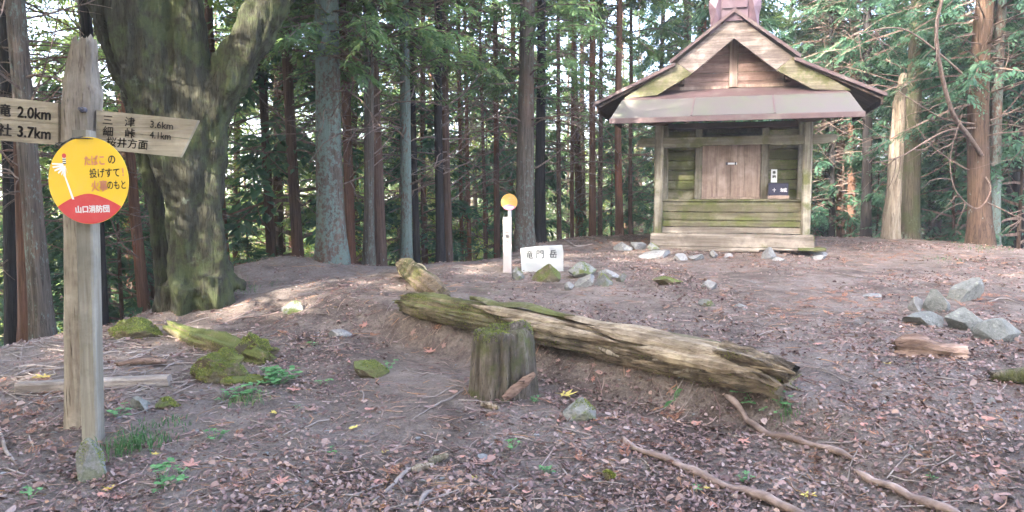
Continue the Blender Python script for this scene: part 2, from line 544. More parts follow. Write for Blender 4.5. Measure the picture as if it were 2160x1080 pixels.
M['pink_ink'] = mat_paint('faded red lettering', (0.66, 0.25, 0.16, 1), 0.4, (0.80, 0.5, 0.15, 1), 0.6, 40, 0)
M['ink'] = mat_paint('black lettering', (0.035, 0.03, 0.028, 1), 0.35, (0.2, 0.16, 0.1, 1), 0.7, 45, 0)
M['ink_old'] = mat_paint('worn grey lettering', (0.025, 0.03, 0.035, 1), 0.4, (0.12, 0.12, 0.12, 1), 0.7, 60, 0)
M['white'] = mat_paint('white paint', (0.80, 0.80, 0.78, 1), 0.3, (0.55, 0.53, 0.5, 1), 0.6, 16, 0.05)
M['stone_white'] = mat_paint('whitewashed stone', (0.36, 0.36, 0.345, 1), 0.5, (0.30, 0.35, 0.32, 1), 0.8, 12, 0.2)
M['marker'] = mat_paint('marker post paint', (0.36, 0.33, 0.305, 1), 0.8, (0.33, 0.27, 0.25, 1), 0.7, 7, 0.1)
M['strap'] = mat_paint('grey strap', (0.22, 0.22, 0.23, 1), 0.3)
M['navy'] = mat_paint('navy box', (0.022, 0.022, 0.045, 1), 0.1, (0.1, 0.1, 0.14, 1), 0.4, 14, 0.02)
M['bright_metal'] = mat_paint('bright latch', (0.75, 0.75, 0.78, 1), 0.1, (0.5, 0.5, 0.5, 1), 0.35)
M['rock'] = mat_rock('grey stone', (0.11, 0.108, 0.10), (0.235, 0.232, 0.22))
M['rock_green'] = mat_rock('greenish slab', (0.10, 0.103, 0.092), (0.20, 0.205, 0.185), 0.12)
M['rock_moss'] = mat_rock('stone with moss', (0.11, 0.11, 0.10), (0.24, 0.24, 0.22), 0.7)
M['moss'] = mat_rock('thick moss over earth', (0.085, 0.065, 0.045), (0.17, 0.13, 0.09), 0.95, 0.75)
M['earth'] = mat_rock('bare packed earth', (0.13, 0.095, 0.08), (0.24, 0.19, 0.165), 0.25)
M['rock_white'] = mat_rock('pale stone', (0.12, 0.118, 0.11), (0.25, 0.247, 0.235), 0.15)
M['bark'] = mat_bark('cedar bark', (0.040, 0.027, 0.021), (0.13, 0.088, 0.068), 0.12)
M['bark_red'] = mat_bark('red cedar bark', (0.055, 0.03, 0.02), (0.17, 0.095, 0.065), 0.0, redn=0.8)
M['bark_dark'] = mat_bark('very dark bark', (0.014, 0.013, 0.013), (0.045, 0.04, 0.038), 0.0, redn=0.0)  # much darker trunk colour than the other barks
M['bark_grey'] = mat_bark('grey bark with lichen', (0.045, 0.038, 0.031), (0.13, 0.108, 0.09), 0.45, (0.13, 0.165, 0.14), redn=0.2, lsc=14)
M['bark_lichen'] = mat_bark('bark crusted blue green', (0.05, 0.038, 0.03), (0.14, 0.11, 0.09), 0.66, (0.125, 0.17, 0.15), redn=0.4, lsc=17)
M['bark_moss'] = mat_bark('mossy bark', (0.05, 0.045, 0.032), (0.14, 0.12, 0.085), 0.35, (0.19, 0.23, 0.17), moss=0.75, redn=0.0)
M['bark_strip'] = mat_bark('peeling orange bark', (0.032, 0.022, 0.017), (0.125, 0.082, 0.058), 0.1, red=(0.15, 0.085, 0.05), redn=0.3, moss=0.15)
M['snag'] = mat_bark('bare snag wood', (0.10, 0.075, 0.05), (0.34, 0.29, 0.225), 0.3, (0.22, 0.24, 0.14), (0.30, 0.21, 0.14), 0.35, 0.1)
M['twig'] = mat_bark('dead twigs', (0.085, 0.062, 0.052), (0.21, 0.16, 0.135), 0.0)
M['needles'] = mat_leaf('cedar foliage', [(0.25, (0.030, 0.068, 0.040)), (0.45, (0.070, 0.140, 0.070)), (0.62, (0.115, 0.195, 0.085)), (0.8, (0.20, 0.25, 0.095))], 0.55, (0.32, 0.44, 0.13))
M['needles_blue'] = mat_leaf('dark blue green foliage', [(0.25, (0.018, 0.048, 0.034)), (0.5, (0.040, 0.098, 0.060)), (0.8, (0.08, 0.145, 0.08))], 0.38, (0.12, 0.24, 0.10))  # darker and bluer leaf colour than the plain cedar foliage
M['leaf_light'] = mat_leaf('light broad leaves', [(0.25, (0.07, 0.13, 0.025)), (0.5, (0.15, 0.22, 0.05)), (0.8, (0.30, 0.30, 0.08))], 0.5, (0.30, 0.40, 0.07))
M['weed'] = mat_leaf('small weed leaves', [(0.25, (0.06, 0.16, 0.055)), (0.7, (0.16, 0.33, 0.13))], 0.25, (0.12, 0.3, 0.06))
M['grass'] = mat_leaf('grass blades', [(0.25, (0.04, 0.10, 0.04)), (0.6, (0.10, 0.19, 0.07)), (0.85, (0.28, 0.27, 0.11))], 0.3, (0.12, 0.25, 0.05))
M['litter'] = mat_leaf('dead leaves', [(0.20, (0.07, 0.042, 0.036)), (0.34, (0.17, 0.105, 0.094)), (0.46, (0.235, 0.16, 0.14)), (0.56, (0.14, 0.085, 0.07)), (0.70, (0.33, 0.25, 0.22)), (0.82, (0.34, 0.18, 0.09))], 0.0, 0, 2.0, 0.7)
M['fronds'] = mat_leaf('dead cedar fronds', [(0.25, (0.13, 0.055, 0.035)), (0.55, (0.27, 0.12, 0.07)), (0.8, (0.40, 0.23, 0.12))], 0.0, 0, 1.0, 0.7)
M['leaf_red'] = mat_leaf('reddish fallen leaf', [(0.2, (0.30, 0.14, 0.11)), (0.8, (0.42, 0.22, 0.17))], 0.0, 0, 9, 0.6)
M['leaf_yellow'] = mat_leaf('yellow fallen leaf', [(0.2, (0.42, 0.30, 0.07)), (0.8, (0.50, 0.42, 0.12))], 0.0, 0, 9, 0.6)
M['leaf_brown'] = mat_leaf('brown fallen leaf', [(0.2, (0.20, 0.115, 0.09)), (0.8, (0.33, 0.21, 0.175))], 0.0, 0, 9, 0.6)

# ground
def ground_mat():
    t = NT('trodden earth')
    p = t.coord('Object')
    n1 = t.noise(p, 0.7, 5, 0.6); n2 = t.noise(p, 4.5, 7, 0.72); n3 = t.noise(p, 38, 5, 0.75)
    pebble = t.n('ShaderNodeTexVoronoi', i_Vector=p, i_Scale=55.0)
    col = t.ramp(n2, [(0.30, (0.055, 0.041, 0.032)), (0.48, (0.135, 0.106, 0.087)), (0.66, (0.24, 0.197, 0.167))])
    col = t.mix(t.math('MULTIPLY', t.step(n1, 0.42, 0.60), 0.5), col, (0.26, 0.217, 0.187))
    col = t.mix(t.math('MULTIPLY', t.step(n3, 0.52, 0.68), 0.5), col, (0.34, 0.262, 0.222))
    col = t.mix(t.math('MULTIPLY', t.step(n3, 0.46, 0.34), 0.6), col, (0.065, 0.042, 0.036))
    damp = t.step(t.noise(p, 1.9, 5, 0.65), 0.50, 0.36)
    col = t.mix(t.math('MULTIPLY', damp, 0.55), col, (0.085, 0.062, 0.05))
    mossn = t.step(t.noise(p, 1.3, 6, 0.7), 0.64, 0.74)
    col = t.mix(t.math('MULTIPLY', mossn, 0.35), col, (0.13, 0.14, 0.06))
    # beyond the clearing: forest floor with low growth
    sx = t.n('ShaderNodeSeparateXYZ', n0=p)
    far = t.step(t.math('POWER', t.math('ADD', t.math('POWER', sx.outputs[0], 2), t.math('POWER', sx.outputs[1], 2)), 0.5), 15.0, 22.0)
    ff = t.mix(t.noise(p, 1.1, 6, 0.7), (0.085, 0.06, 0.04), (0.05, 0.085, 0.03))
    col = t.mix(far, col, ff)
    hgt = t.math('ADD', t.math('MULTIPLY', n2, 0.8), t.math('ADD', n3, t.math('MULTIPLY', pebble.outputs[0], 0.4)))
    return t.finish(col, 0.95, t.bump(hgt, 1.0, 0.035), 0.15)
M['ground'] = ground_mat()

def axis_pts(a, b, fine, far_lo, far_hi, g=1.13):
    mid = list(np.arange(a, b + 1e-6, fine))
    lo = []; s = fine; x = a
    while x > far_lo:
        s *= g; x -= s; lo.append(x)
    hi = []; s = fine; x = b
    while x < far_hi:
        s *= g; x += s; hi.append(x)
    return lo[::-1] + mid + hi
GX = axis_pts(-4.6, 5.6, 0.055, -330, 330)
GY = axis_pts(2.4, 8.4, 0.045, -300, 330, 1.08)
gv = [(x, y, h(x, y)) for y in GY for x in GX]
W_ = len(GX)
gf = [(j * W_ + i, j * W_ + i + 1, (j + 1) * W_ + i + 1, (j + 1) * W_ + i) for j in range(len(GY) - 1) for i in range(W_ - 1)]
gm = bpy.data.meshes.new('ground')
gm.from_pydata(gv, [], gf)
gm.materials.append(M['ground'])
gm.polygons.foreach_set('use_smooth', [True] * len(gf))
tag(link('ground', gm), kind='structure')

# ------------------------------------------------------------ trees
def trunk_mesh(name, mat, seed, H=14.0, r0=0.2, n=14, lean=0.12, flare=0.35, rings=30, ridge=0.10, top=0.25):
    mb = MB(); pts = []; rad = []
    for i in range(rings + 1):
        t = (i / rings) ** 1.35
        z = -0.6 + t * (H + 0.6)
        pts.append(Vector((lean * noise.noise((z * 0.22, seed, 0)), lean * noise.noise((z * 0.22, seed, 9)), z)))
        r = r0 * (1 - (1 - top) * max(0, z) / H)
        r *= 1 + flare * math.exp(-max(0, z) / 0.28)
        rad.append(r)
    b = pts[5].copy(); b.z = 0
    for p in pts: p.x -= b.x; p.y -= b.y
    def disp(i, a, p):
        fl = 0.5 * math.exp(-max(0, p.z) / 0.4)
        return 1 + (ridge + 0.25 * fl) * noise.noise((math.cos(a) * 2.2, math.sin(a) * 2.2, p.z * 0.5 + seed * 7)) * 1.6 + 0.05 * noise.noise((math.cos(a) * 6, math.sin(a) * 6, p.z * 2 + seed))
    tube(mb, pts, rad, n, 0, True, disp)
    return mb.mesh(name, mat, True)

def bent(rng, base, d, L, r, seg=5, droop=-0.25, curl=0.5):
    pts = [Vector(base)]; d = Vector(d).normalized(); rad = [r]
    for i in range(seg):
        d = (d + Vector((rng.uniform(-curl, curl), rng.uniform(-curl, curl), rng.uniform(-curl, curl) + droop)) * 0.35).normalized()
        pts.append(pts[-1] + d * (L / seg)); rad.append(r * (1 - 0.75 * (i + 1) / seg))
    return pts, rad

def dead_branches(name, seed, z0=1.0, z1=8.5, n=80, Lm=1.15, r=0.013):
    rng = random.Random(seed); mb = MB()
    for i in range(n):
        z = z0 + (z1 - z0) * rng.random() ** 0.8
        a = rng.uniform(0, 6.283)
        L = Lm * rng.uniform(0.35, 1.35)
        pts, rad = bent(rng, (0, 0, z), (math.cos(a), math.sin(a), rng.uniform(-0.15, 0.6)), L + 0.15, r * rng.uniform(0.5, 1.2), 6, rng.choice((-0.35, 0.25, 0)), 0.5)
        tube(mb, pts, rad, 4, 0, False)
        for k in range(rng.randint(1, 4)):
            j = rng.randint(2, 5)
            dd = (pts[j] - pts[j - 1]).normalized() + Vector((rng.uniform(-1, 1), rng.uniform(-1, 1), rng.uniform(-0.8, 0.6))) * 0.9
            p2, r2 = bent(rng, pts[j], dd, L * rng.uniform(0.25, 0.6), rad[j] * 0.7, 4, -0.1, 0.7)
            tube(mb, p2, r2, 3, 0, False)
    return mb.mesh(name, M['twig'])

def spray(vs, fs, rng, o, d, L, wid, n=9, droop=0.25):
    """one flat feathery spray: kite-shaped leaflets along a drooping axis"""
    side = d.cross(Vector((rng.uniform(-.4, .4), rng.uniform(-.4, .4), 1))).normalized()
    nrm = side.cross(d).normalized()
    for i in range(n):
        t = (i + 0.6) / n
        c = o + d * (L * t) - Vector((0, 0, 1)) * (droop * L * t * t)
        sgn = 1 if i % 2 else -1
        ld = (d * 0.75 + side * sgn * rng.uniform(0.5, 0.95) + nrm * rng.uniform(-0.35, 0.2)).normalized()
        l = wid * (1.15 - 0.75 * t) * rng.uniform(0.75, 1.25)
        w = (ld.cross(nrm)).normalized() * (l * rng.uniform(0.17, 0.27))
        b = len(vs)
        m_ = c + ld * (l * 0.5)
        vs += [tuple(c), tuple(m_ + w), tuple(c + ld * l - Vector((0, 0, l * 0.18))), tuple(m_ - w)]
        fs.append((b, b + 1, b + 2, b + 3))

def crown_mesh(name, seed, H=9.0, n=70, Lb=1.9, mat=None, per=10, sl=0.42, wid=0.16, top=0.25, droop=0.2, nl=10, inner=0.3):
    rng = random.Random(seed); mb = MB(); vs = []; fs = []
    for i in range(n):
        t = (i + rng.random()) / n
        z = H * t
        a = i * 2.399 + rng.uniform(-0.5, 0.5)
        L = Lb * (1 - (1 - top) * t) * rng.uniform(0.55, 1.2)
        d = Vector((math.cos(a), math.sin(a), rng.uniform(-0.15, 0.45)))
        pts, rad = bent(rng, (0, 0, z), d, L, 0.02 * (1.2 - t), 6, -droop, 0.3)
        tube(mb, pts, rad, 3, 1, False)
        for k in range(per):
            u = inner + (1 - inner) * (k + rng.random()) / per
            f = u * 6; j = min(5, int(f)); p = pts[j].lerp(pts[j + 1], f - j)
            bd = (pts[j + 1] - pts[j]).normalized()
            sd = bd.cross(Vector((0, 0, 1))).normalized()
            dd = (bd * rng.uniform(0.3, 1.0) + sd * rng.choice((-1, 1)) * rng.uniform(0.2, 1.0) + Vector((0, 0, rng.uniform(-0.5, 0.25)))).normalized()
            p = p + Vector((rng.uniform(-.06, .06), rng.uniform(-.06, .06), rng.uniform(-.10, .06)))
            spray(vs, fs, rng, p, dd, sl * rng.uniform(0.6, 1.25), wid, nl)
    mb.add(vs, fs, 0)
    return mb.mesh(name, [mat or M['needles'], M['twig']])

TR = [trunk_mesh('trunk', M['bark'], s) for s in range(4)]
DB = [dead_branches('dead_branches', 10 + s) for s in range(4)]
CRN = [crown_mesh('crown', 20 + s, H=9.5, n=64, Lb=2.2, per=13, nl=11) for s in range(4)]
CRN_D = [crown_mesh('crown', 30 + s, H=9.5, n=150, Lb=2.2, per=13, nl=10) for s in range(2)]  # extra dense crowns for the unseen trees put in as shade
CRN_L = [crown_mesh('crown', 40 + s, H=7.5, n=84, Lb=1.9, per=13, sl=0.42, wid=.13, nl=13) for s in range(3)]        # thin, for trees at the clearing's edge
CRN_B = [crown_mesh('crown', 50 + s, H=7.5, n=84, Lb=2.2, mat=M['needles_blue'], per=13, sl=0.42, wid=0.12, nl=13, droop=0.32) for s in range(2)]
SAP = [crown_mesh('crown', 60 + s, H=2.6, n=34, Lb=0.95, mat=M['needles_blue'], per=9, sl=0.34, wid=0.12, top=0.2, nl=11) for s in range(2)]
BRD = [crown_mesh('crown', 70 + s, H=5.5, n=60, Lb=2.4, mat=M['leaf_light'], per=12, sl=0.5, wid=0.11, top=0.5, nl=12) for s in range(2)]

def place_tree(x, y, r, label, rng, bark='bark', lean=(0, 0), crown_z=6.0, crown='n', hs=1.0, cs=1.0, group=None, dead=True, cat='tree', name='cedar_tree', zoff=0.0):
    z = h(x, y) + zoff
    e = empty(name, (x, y, z), label, cat, group)
    q = Vector((lean[0], lean[1], 1)).to_track_quat('Z', 'Y')
    spin = rng.uniform(0, 6.28)
    e.rotation_mode = 'QUATERNION'
    e.rotation_quaternion = q
    def mk(nm, me, sc, zz, mt=None):
        o = link(nm, me, e, (0, 0, zz))
        o.rotation_euler = (0, 0, spin)
        o.scale = sc
        if mt is not None:
            o.material_slots[0].link = 'OBJECT'
            o.material_slots[0].material = M[mt]
        return o
    k = r / 0.2
    mk('trunk', rng.choice(TR), (k, k, hs), 0, bark if bark != 'bark' else None)
    if dead: mk('dead_branches', rng.choice(DB), (1, 1, hs * rng.uniform(0.8, 1.1)), 0)
    src = {'n': CRN, 'd': CRN_D, 'l': CRN_L, 'b': CRN_B, 'br': BRD}.get(crown)
    if src: mk('crown', rng.choice(src), (cs, cs, cs * rng.uniform(0.9, 1.1)), crown_z)
    return e

rng = random.Random(5)
# px at the foot, px at row 50, row of the foot (None: hidden beyond the crest, depth given), trunk width in px, depth beyond crest, bark, crown, crown height, label
NAMED = [
 (22, 5, 740, 30, 3.5, 'bark_dark', 'n', 6.0, 'thin dark cedar at the left edge of the picture beyond the bank'),
 (62, 30, 735, 36, 1.3, 'bark_red', 'n', 5.2, 'reddish brown cedar left of the signpost, close behind a greyer trunk'),
 (92, 46, 722, 44, 0.6, 'bark_grey', 'l', 4.6, 'greyish green cedar trunk on the bank left of the signpost'),
 (217, 178, 690, 28, 1.6, 'bark_dark', 'n', 5.2, 'dark cedar trunk just right of the signpost posts'),
 (306, 262, 660, 24, 2.2, 'bark_red', 'n', 5.5, 'slim reddish cedar seen between the signpost and the big forked tree'),
 (323, 300, 656, 17, 3.2, 'bark', 'n', 5.5, 'thinnest cedar touching the left side of the big forked tree'),
 (478, 440, 590, 24, 2.6, 'bark_red', 'n', 6.0, 'red brown cedar seen through the fork of the big tree'),
 (576, 548, 560, 22, 2.4, 'bark', 'n', 5.5, 'slim brown cedar first to the right of the forked tree'),
 (630, 604, 556, 25, 1.6, 'bark', 'l', 3.2, 'straight brown cedar left of the wide lichen covered trunk'),
 (700, 692, 566, 60, 0.35, 'bark_lichen', 'l', 2.5, 'wide cedar trunk crusted with blue green lichen on the crest'),
 (741, 722, 560, 22, 1.1, 'bark_red', 'n', 5.5, 'reddish cedar half hidden behind the wide lichen covered trunk'),
 (779, 776, 562, 24, 0.5, 'bark_grey', 'l', 2.5, 'left of two touching cedar trunks behind the far small log'),
 (803, 790, 562, 24, 0.9, 'bark', 'n', 4.6, 'right of two touching cedar trunks behind the far small log'),
 (858, 853, 545, 25, 0.8, 'bark_lichen', 'l', 2.6, 'slim blue grey cedar trunk straight behind the small log'),
 (880, 868, 552, 15, 1.6, 'bark_dark', 'n', 5.0, 'thin dark cedar touching the right side of the blue grey trunk'),
 (898, 890, 550, 13, 4.5, 'bark_red', 'n', 5.5, 'thin reddish cedar left of the blackest trunk'),
 (928, 926, 558, 19, 1.0, 'bark_dark', 'n', 4.4, 'blackest straight cedar trunk in the middle of the row'),
 (946, 941, 556, 17, 1.5, 'bark', 'n', 5.0, 'brown cedar trunk touching the right side of the blackest trunk'),
 (975, 968, 552, 9, 5.0, 'bark_red', 'n', 6.0, 'pencil thin cedar, first right of the blackest pair'),
 (992, 982, 550, 10, 6.0, 'bark_red', 'n', 6.0, 'pencil thin cedar, second right of the blackest pair'),
 (1025, 1016, 545, 9, 7.0, 'bark', 'n', 6.0, 'pencil thin cedar midway between the blackest pair and the round marker sign'),
 (1049, 1045, 540, 14, 3.4, 'bark', 'n', 5.5, 'slim brown cedar just left of the white marker post'),
 (1106, 1112, 518, 40, 0.5, 'bark_grey', 'l', 2.4, 'stout grey brown cedar behind the little round sign'),
 (1139, 1142, 515, 24, 1.1, 'bark_dark', 'n', 4.6, 'dark cedar touching the right side of the stout grey brown one'),
 (1180, 1178, 505, 11, 4.0, 'bark', 'n', 5.5, 'slender cedar, first on the right of the stout pair'),
 (1208, 1208, 503, 10, 6.5, 'bark_red', 'n', 5.5, 'slender cedar, second on the right of the stout pair'),
 (1250, 1250, 500, 16, 4.2, 'bark_red', 'n', 5.5, 'left one of a close pair of red cedars short of the shrine'),
 (1266, 1268, 500, 11, 5.4, 'bark', 'n', 5.5, 'right one of a close pair of red cedars short of the shrine'),
 (1306, 1306, 498, 17, 3.0, 'bark_red', 'n', 5.2, 'tall straight red cedar just outside the left roof tip of the shrine'),
 (1330, 1330, 498, 10, 6.0, 'bark', 'n', 5.5, 'thin cedar between the tall red cedar and the shrine post'),
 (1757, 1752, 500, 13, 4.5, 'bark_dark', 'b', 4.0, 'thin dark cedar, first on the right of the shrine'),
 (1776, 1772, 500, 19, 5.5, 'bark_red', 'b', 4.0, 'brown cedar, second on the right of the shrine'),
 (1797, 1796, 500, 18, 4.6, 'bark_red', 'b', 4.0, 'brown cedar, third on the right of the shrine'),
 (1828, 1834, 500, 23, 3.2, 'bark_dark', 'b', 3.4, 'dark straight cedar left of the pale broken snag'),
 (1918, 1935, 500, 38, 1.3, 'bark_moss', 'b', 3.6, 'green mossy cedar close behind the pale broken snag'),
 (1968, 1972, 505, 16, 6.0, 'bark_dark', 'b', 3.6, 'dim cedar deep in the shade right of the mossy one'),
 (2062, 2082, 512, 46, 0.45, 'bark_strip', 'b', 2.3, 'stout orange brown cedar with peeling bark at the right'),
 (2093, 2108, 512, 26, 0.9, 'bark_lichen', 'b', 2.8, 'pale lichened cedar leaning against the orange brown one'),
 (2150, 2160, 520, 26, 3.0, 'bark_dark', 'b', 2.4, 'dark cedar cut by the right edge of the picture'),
]
occupied = []
for (pxb, pxt, row, w, beyond, bark, cr, cz, lab) in NAMED:
    d = ray(pxb, 430)
    a = math.atan2(d.x, d.y)
    rr = lerp_tab(CT, CR, a) + beyond
    x, y = math.sin(a) * rr, math.cos(a) * rr
    g = P(pxb, row, y); t_ = P(pxt, 50, y)
    x = g.x
    lx = (t_.x - g.x) / (t_.z - g.z)
    r = w * y / 1600 / 2
    place_tree(x, y, r * 0.95, lab, rng, bark, (lx, rng.uniform(-0.02, 0.02)), cz, cr, 1.0, 0.8 if cr == 'l' else 0.95)
    occupied.append((x, y))

# further trees down the slopes
GL = ['slender cedar among many alike down the slope on the left', 'slender cedar among many alike behind the middle of the clearing',
      'slender cedar among many alike in the shade behind and right of the shrine']
GG = ['slender cedars on the left slope', 'slender cedars behind the clearing', 'slender cedars behind and right of the shrine']
cnt = 0; tries = 0
while cnt < 235 and tries < 9000:
    tries += 1
    y = 10 + 46 * rng.random() ** 1.15
    x = rng.uniform(-0.74, 0.74) * y
    rc = crest_r(x, y); r_ = math.hypot(x, y)
    if r_ < rc + 2.2: continue
    md = 1.25 + y * 0.022
    if any((x - a) ** 2 + (y - b) ** 2 < md * md for a, b in occupied): continue
    if abs(x - 3.6) < 2.4 and y < 17.0: continue
    u = x / y
    occupied.append((x, y)); cnt += 1
    k = 0 if u < -0.3 else (1 if u < 0.17 else 2)
    bk = rng.choice(('bark', 'bark_red', 'bark_red', 'bark', 'bark_dark', 'bark_grey') if k < 2 else ('bark', 'bark_dark', 'bark_red', 'bark_dark'))
    broad = (k < 2 and rng.random() < 0.36)
    place_tree(x, y, rng.uniform(0.07, 0.135) if k < 2 else rng.uniform(0.08, 0.16), GL[k], rng, bk, (rng.uniform(-.03, .03), rng.uniform(-.02, .02)),
               (rng.uniform(1.6, 5.0) if k != 2 else rng.uniform(1.4, 4.0)), 'br' if broad else ('n' if k < 2 else rng.choice('nb')), 1.0, rng.uniform(0.85, 1.15), GG[k])

# young growth under the trees
sap_lab = [('young cedar with drooping blue green boughs at the right eave of the shrine', 1775, 4.6, 3.2, 1.2), ('low young cedar at the foot of the trees right of the shrine', 1850, 4.0, 2.2, 0.7),
           ('bushy young cedar in the dark right of the mossy trunk', 2010, 2.6, 3.4, 1.1), ('young cedar cut by the right edge behind the rocks', 2150, 1.6, 3.2, 1.3),
           ('young cedar filling the gap between snag and shrine', 1880, 3.2, 3.4, 1.3), ('tall bushy young cedar behind the stout orange brown trunk', 2085, 3.4, 3.6, 1.5),
           ('young cedar peeping over the left roof slope of the shrine', 1290, 7.0, 3.4, 1.3), ('small green young cedar below the crest behind the signpost', 250, 3.2, 2.4, 1.1),
           ('small young cedar below the bank at the far left', 60, 4.2, 2.4, 1.1), ('small young cedar low between slim trunks near the forked tree', 520, 4.2, 1.6, 1.0),
           ('bushy young cedar beyond the crest under the left signpost arm', 150, 5.2, 3.4, 1.4)]
for lab, px, bey, hh, sc in sap_lab:
    a = math.atan2((px - 1080) / 1600, 1.0)
    rr = lerp_tab(CT, CR, a) + bey
    x, y = math.sin(a) * rr, math.cos(a) * rr
    e = empty('young_cedar', (x, y, h(x, y)), lab, 'young tree')
    tm = link('trunk', rng.choice(TR), e); tm.scale = (0.16, 0.16, 0.19 * sc)
    c = link('crown', rng.choice(SAP), e, (0, 0, 0.15)); c.scale = (sc, sc, sc * hh / 2.8)
    c.rotation_euler = (0, 0, rng.uniform(0, 6))

for kk in range(18):
    for _ in range(60):
        y = rng.uniform(11, 34); x = rng.uniform(-0.72, 0.72) * y
        if math.hypot(x, y) > crest_r(x, y) + 2.5 and not (abs(x - 3.6) < 2.4 and y < 17): break
    u = x / y
    e = empty('young_cedar', (x, y, h(x, y)), ('young cedar in the undergrowth down the left slope', 'young cedar in the undergrowth behind the clearing', 'young cedar in the undergrowth behind and right of the shrine')[0 if u < -.3 else (1 if u < .17 else 2)],
              'young tree', ('young cedars on the left slope', 'young cedars behind the clearing', 'young cedars behind and right of the shrine')[0 if u < -.3 else (1 if u < .17 else 2)])
    sc = rng.uniform(1.0, 2.0)
    tm = link('trunk', rng.choice(TR), e); tm.scale = (0.16, 0.16, 0.19 * sc)
    c = link('crown', rng.choice(SAP + [BRD[0]] if False else SAP), e, (0, 0, 0.15)); c.scale = (sc * 1.1, sc * 1.1, sc * rng.uniform(.9, 1.5)); c.rotation_euler = (0, 0, rng.uniform(0, 6))
# unseen trees behind and left of the camera, put in to shade the clearing
OUT = []; k = 0; ro = random.Random(99); SKIP = set()
for i in range(3000):
    if k >= 50: break
    x = ro.uniform(-19, 3.5); y = ro.uniform(-15, 6)
    if y > -1 and abs(x) < 0.8 * y + 2.6: continue
    if x > -3.8 and y > -3.0: continue
    if any((x - a) ** 2 + (y - b) ** 2 < 5.2 for a, b in OUT): continue
    OUT.append((x, y)); k += 1
    cz_ = ro.uniform(2.8, 4.4); cs_ = 1.5
    dmin = 99
    for qx, qy in ((-1.25, 8.3),):       # trees left out along this line to let a strip of sun in
        wx, wy = x - qx, y - qy
        if wx * 0.66 + wy * 0.75 < 0: dmin = min(dmin, abs(wx * 0.75 - wy * 0.66))
    if dmin < 1.0 or math.hypot(x, y) < 4.8: continue
    if dmin < 2.0: cs_ = 1.25
    place_tree(x, y, 0.16, 'unseen cedar outside the picture, put in on the near left to shade the clearing', random.Random(k), 'bark', (0, 0), cz_, 'd', 1.05, cs_,
               'unseen cedars put in on the near side to shade the clearing', dead=False)
# ------------------------------------------------------------ the big forked tree
def organic(name, stems, mat, origin, voxel, noise_amp=0.02, noise_scale=5.0, parent=None, stretch=(1, 1, 0.4), n=16, k=6):
    mb = MB()
    for st in stems:
        sp = spline(st, k)
        tube(mb, [Vector(s[:3]) for s in sp], [s[3] for s in sp], n, 0, True)
    me = mb.mesh(name, mat, False, tuple(origin))
    o = bpy.data.objects.new(name, me); COL.objects.link(o)
    md = o.modifiers.new('r', 'REMESH'); md.mode = 'VOXEL'; md.voxel_size = voxel
    dg = bpy.context.evaluated_depsgraph_get()
    m2 = bpy.data.meshes.new_from_object(o.evaluated_get(dg))
    bpy.data.objects.remove(o); bpy.data.meshes.remove(me)
    # relax, then push along the normal by noise
    nv = len(m2.vertices)
    co = np.empty(nv * 3); m2.vertices.foreach_get('co', co); co = co.reshape(-1, 3)
    ed = np.empty(len(m2.edges) * 2, int); m2.edges.foreach_get('vertices', ed); ed = ed.reshape(-1, 2)
    deg = np.bincount(ed.ravel(), minlength=nv)[:, None]
    for _ in range(3):
        acc = np.zeros_like(co)
        np.add.at(acc, ed[:, 0], co[ed[:, 1]]); np.add.at(acc, ed[:, 1], co[ed[:, 0]])
        co = 0.4 * co + 0.6 * acc / np.maximum(deg, 1)
    m2.vertices.foreach_set('co', co.ravel()); m2.update()
    nr = np.empty(nv * 3); m2.vertex_normals.foreach_get('vector', nr); nr = nr.reshape(-1, 3)
    for i in range(nv):
        c = co[i]
        q = (c[0] * noise_scale * stretch[0], c[1] * noise_scale * stretch[1], c[2] * noise_scale * stretch[2])
        a = noise.noise(q) + 0.5 * noise.noise((q[0] * 2.3, q[1] * 2.3, q[2] * 2.3 + 4)) + 0.25 * noise.noise((q[0] * 5.3, q[1] * 5.3, q[2] * 6.3 + 4))
        co[i] += nr[i] * a * noise_amp
    m2.vertices.foreach_set('co', co.ravel())
    m2.polygons.foreach_set('use_smooth', [True] * len(m2.polygons))
    m2.name = name; m2.materials.clear(); m2.materials.append(mat)
    m2.update()
    return link(name, m2, parent)

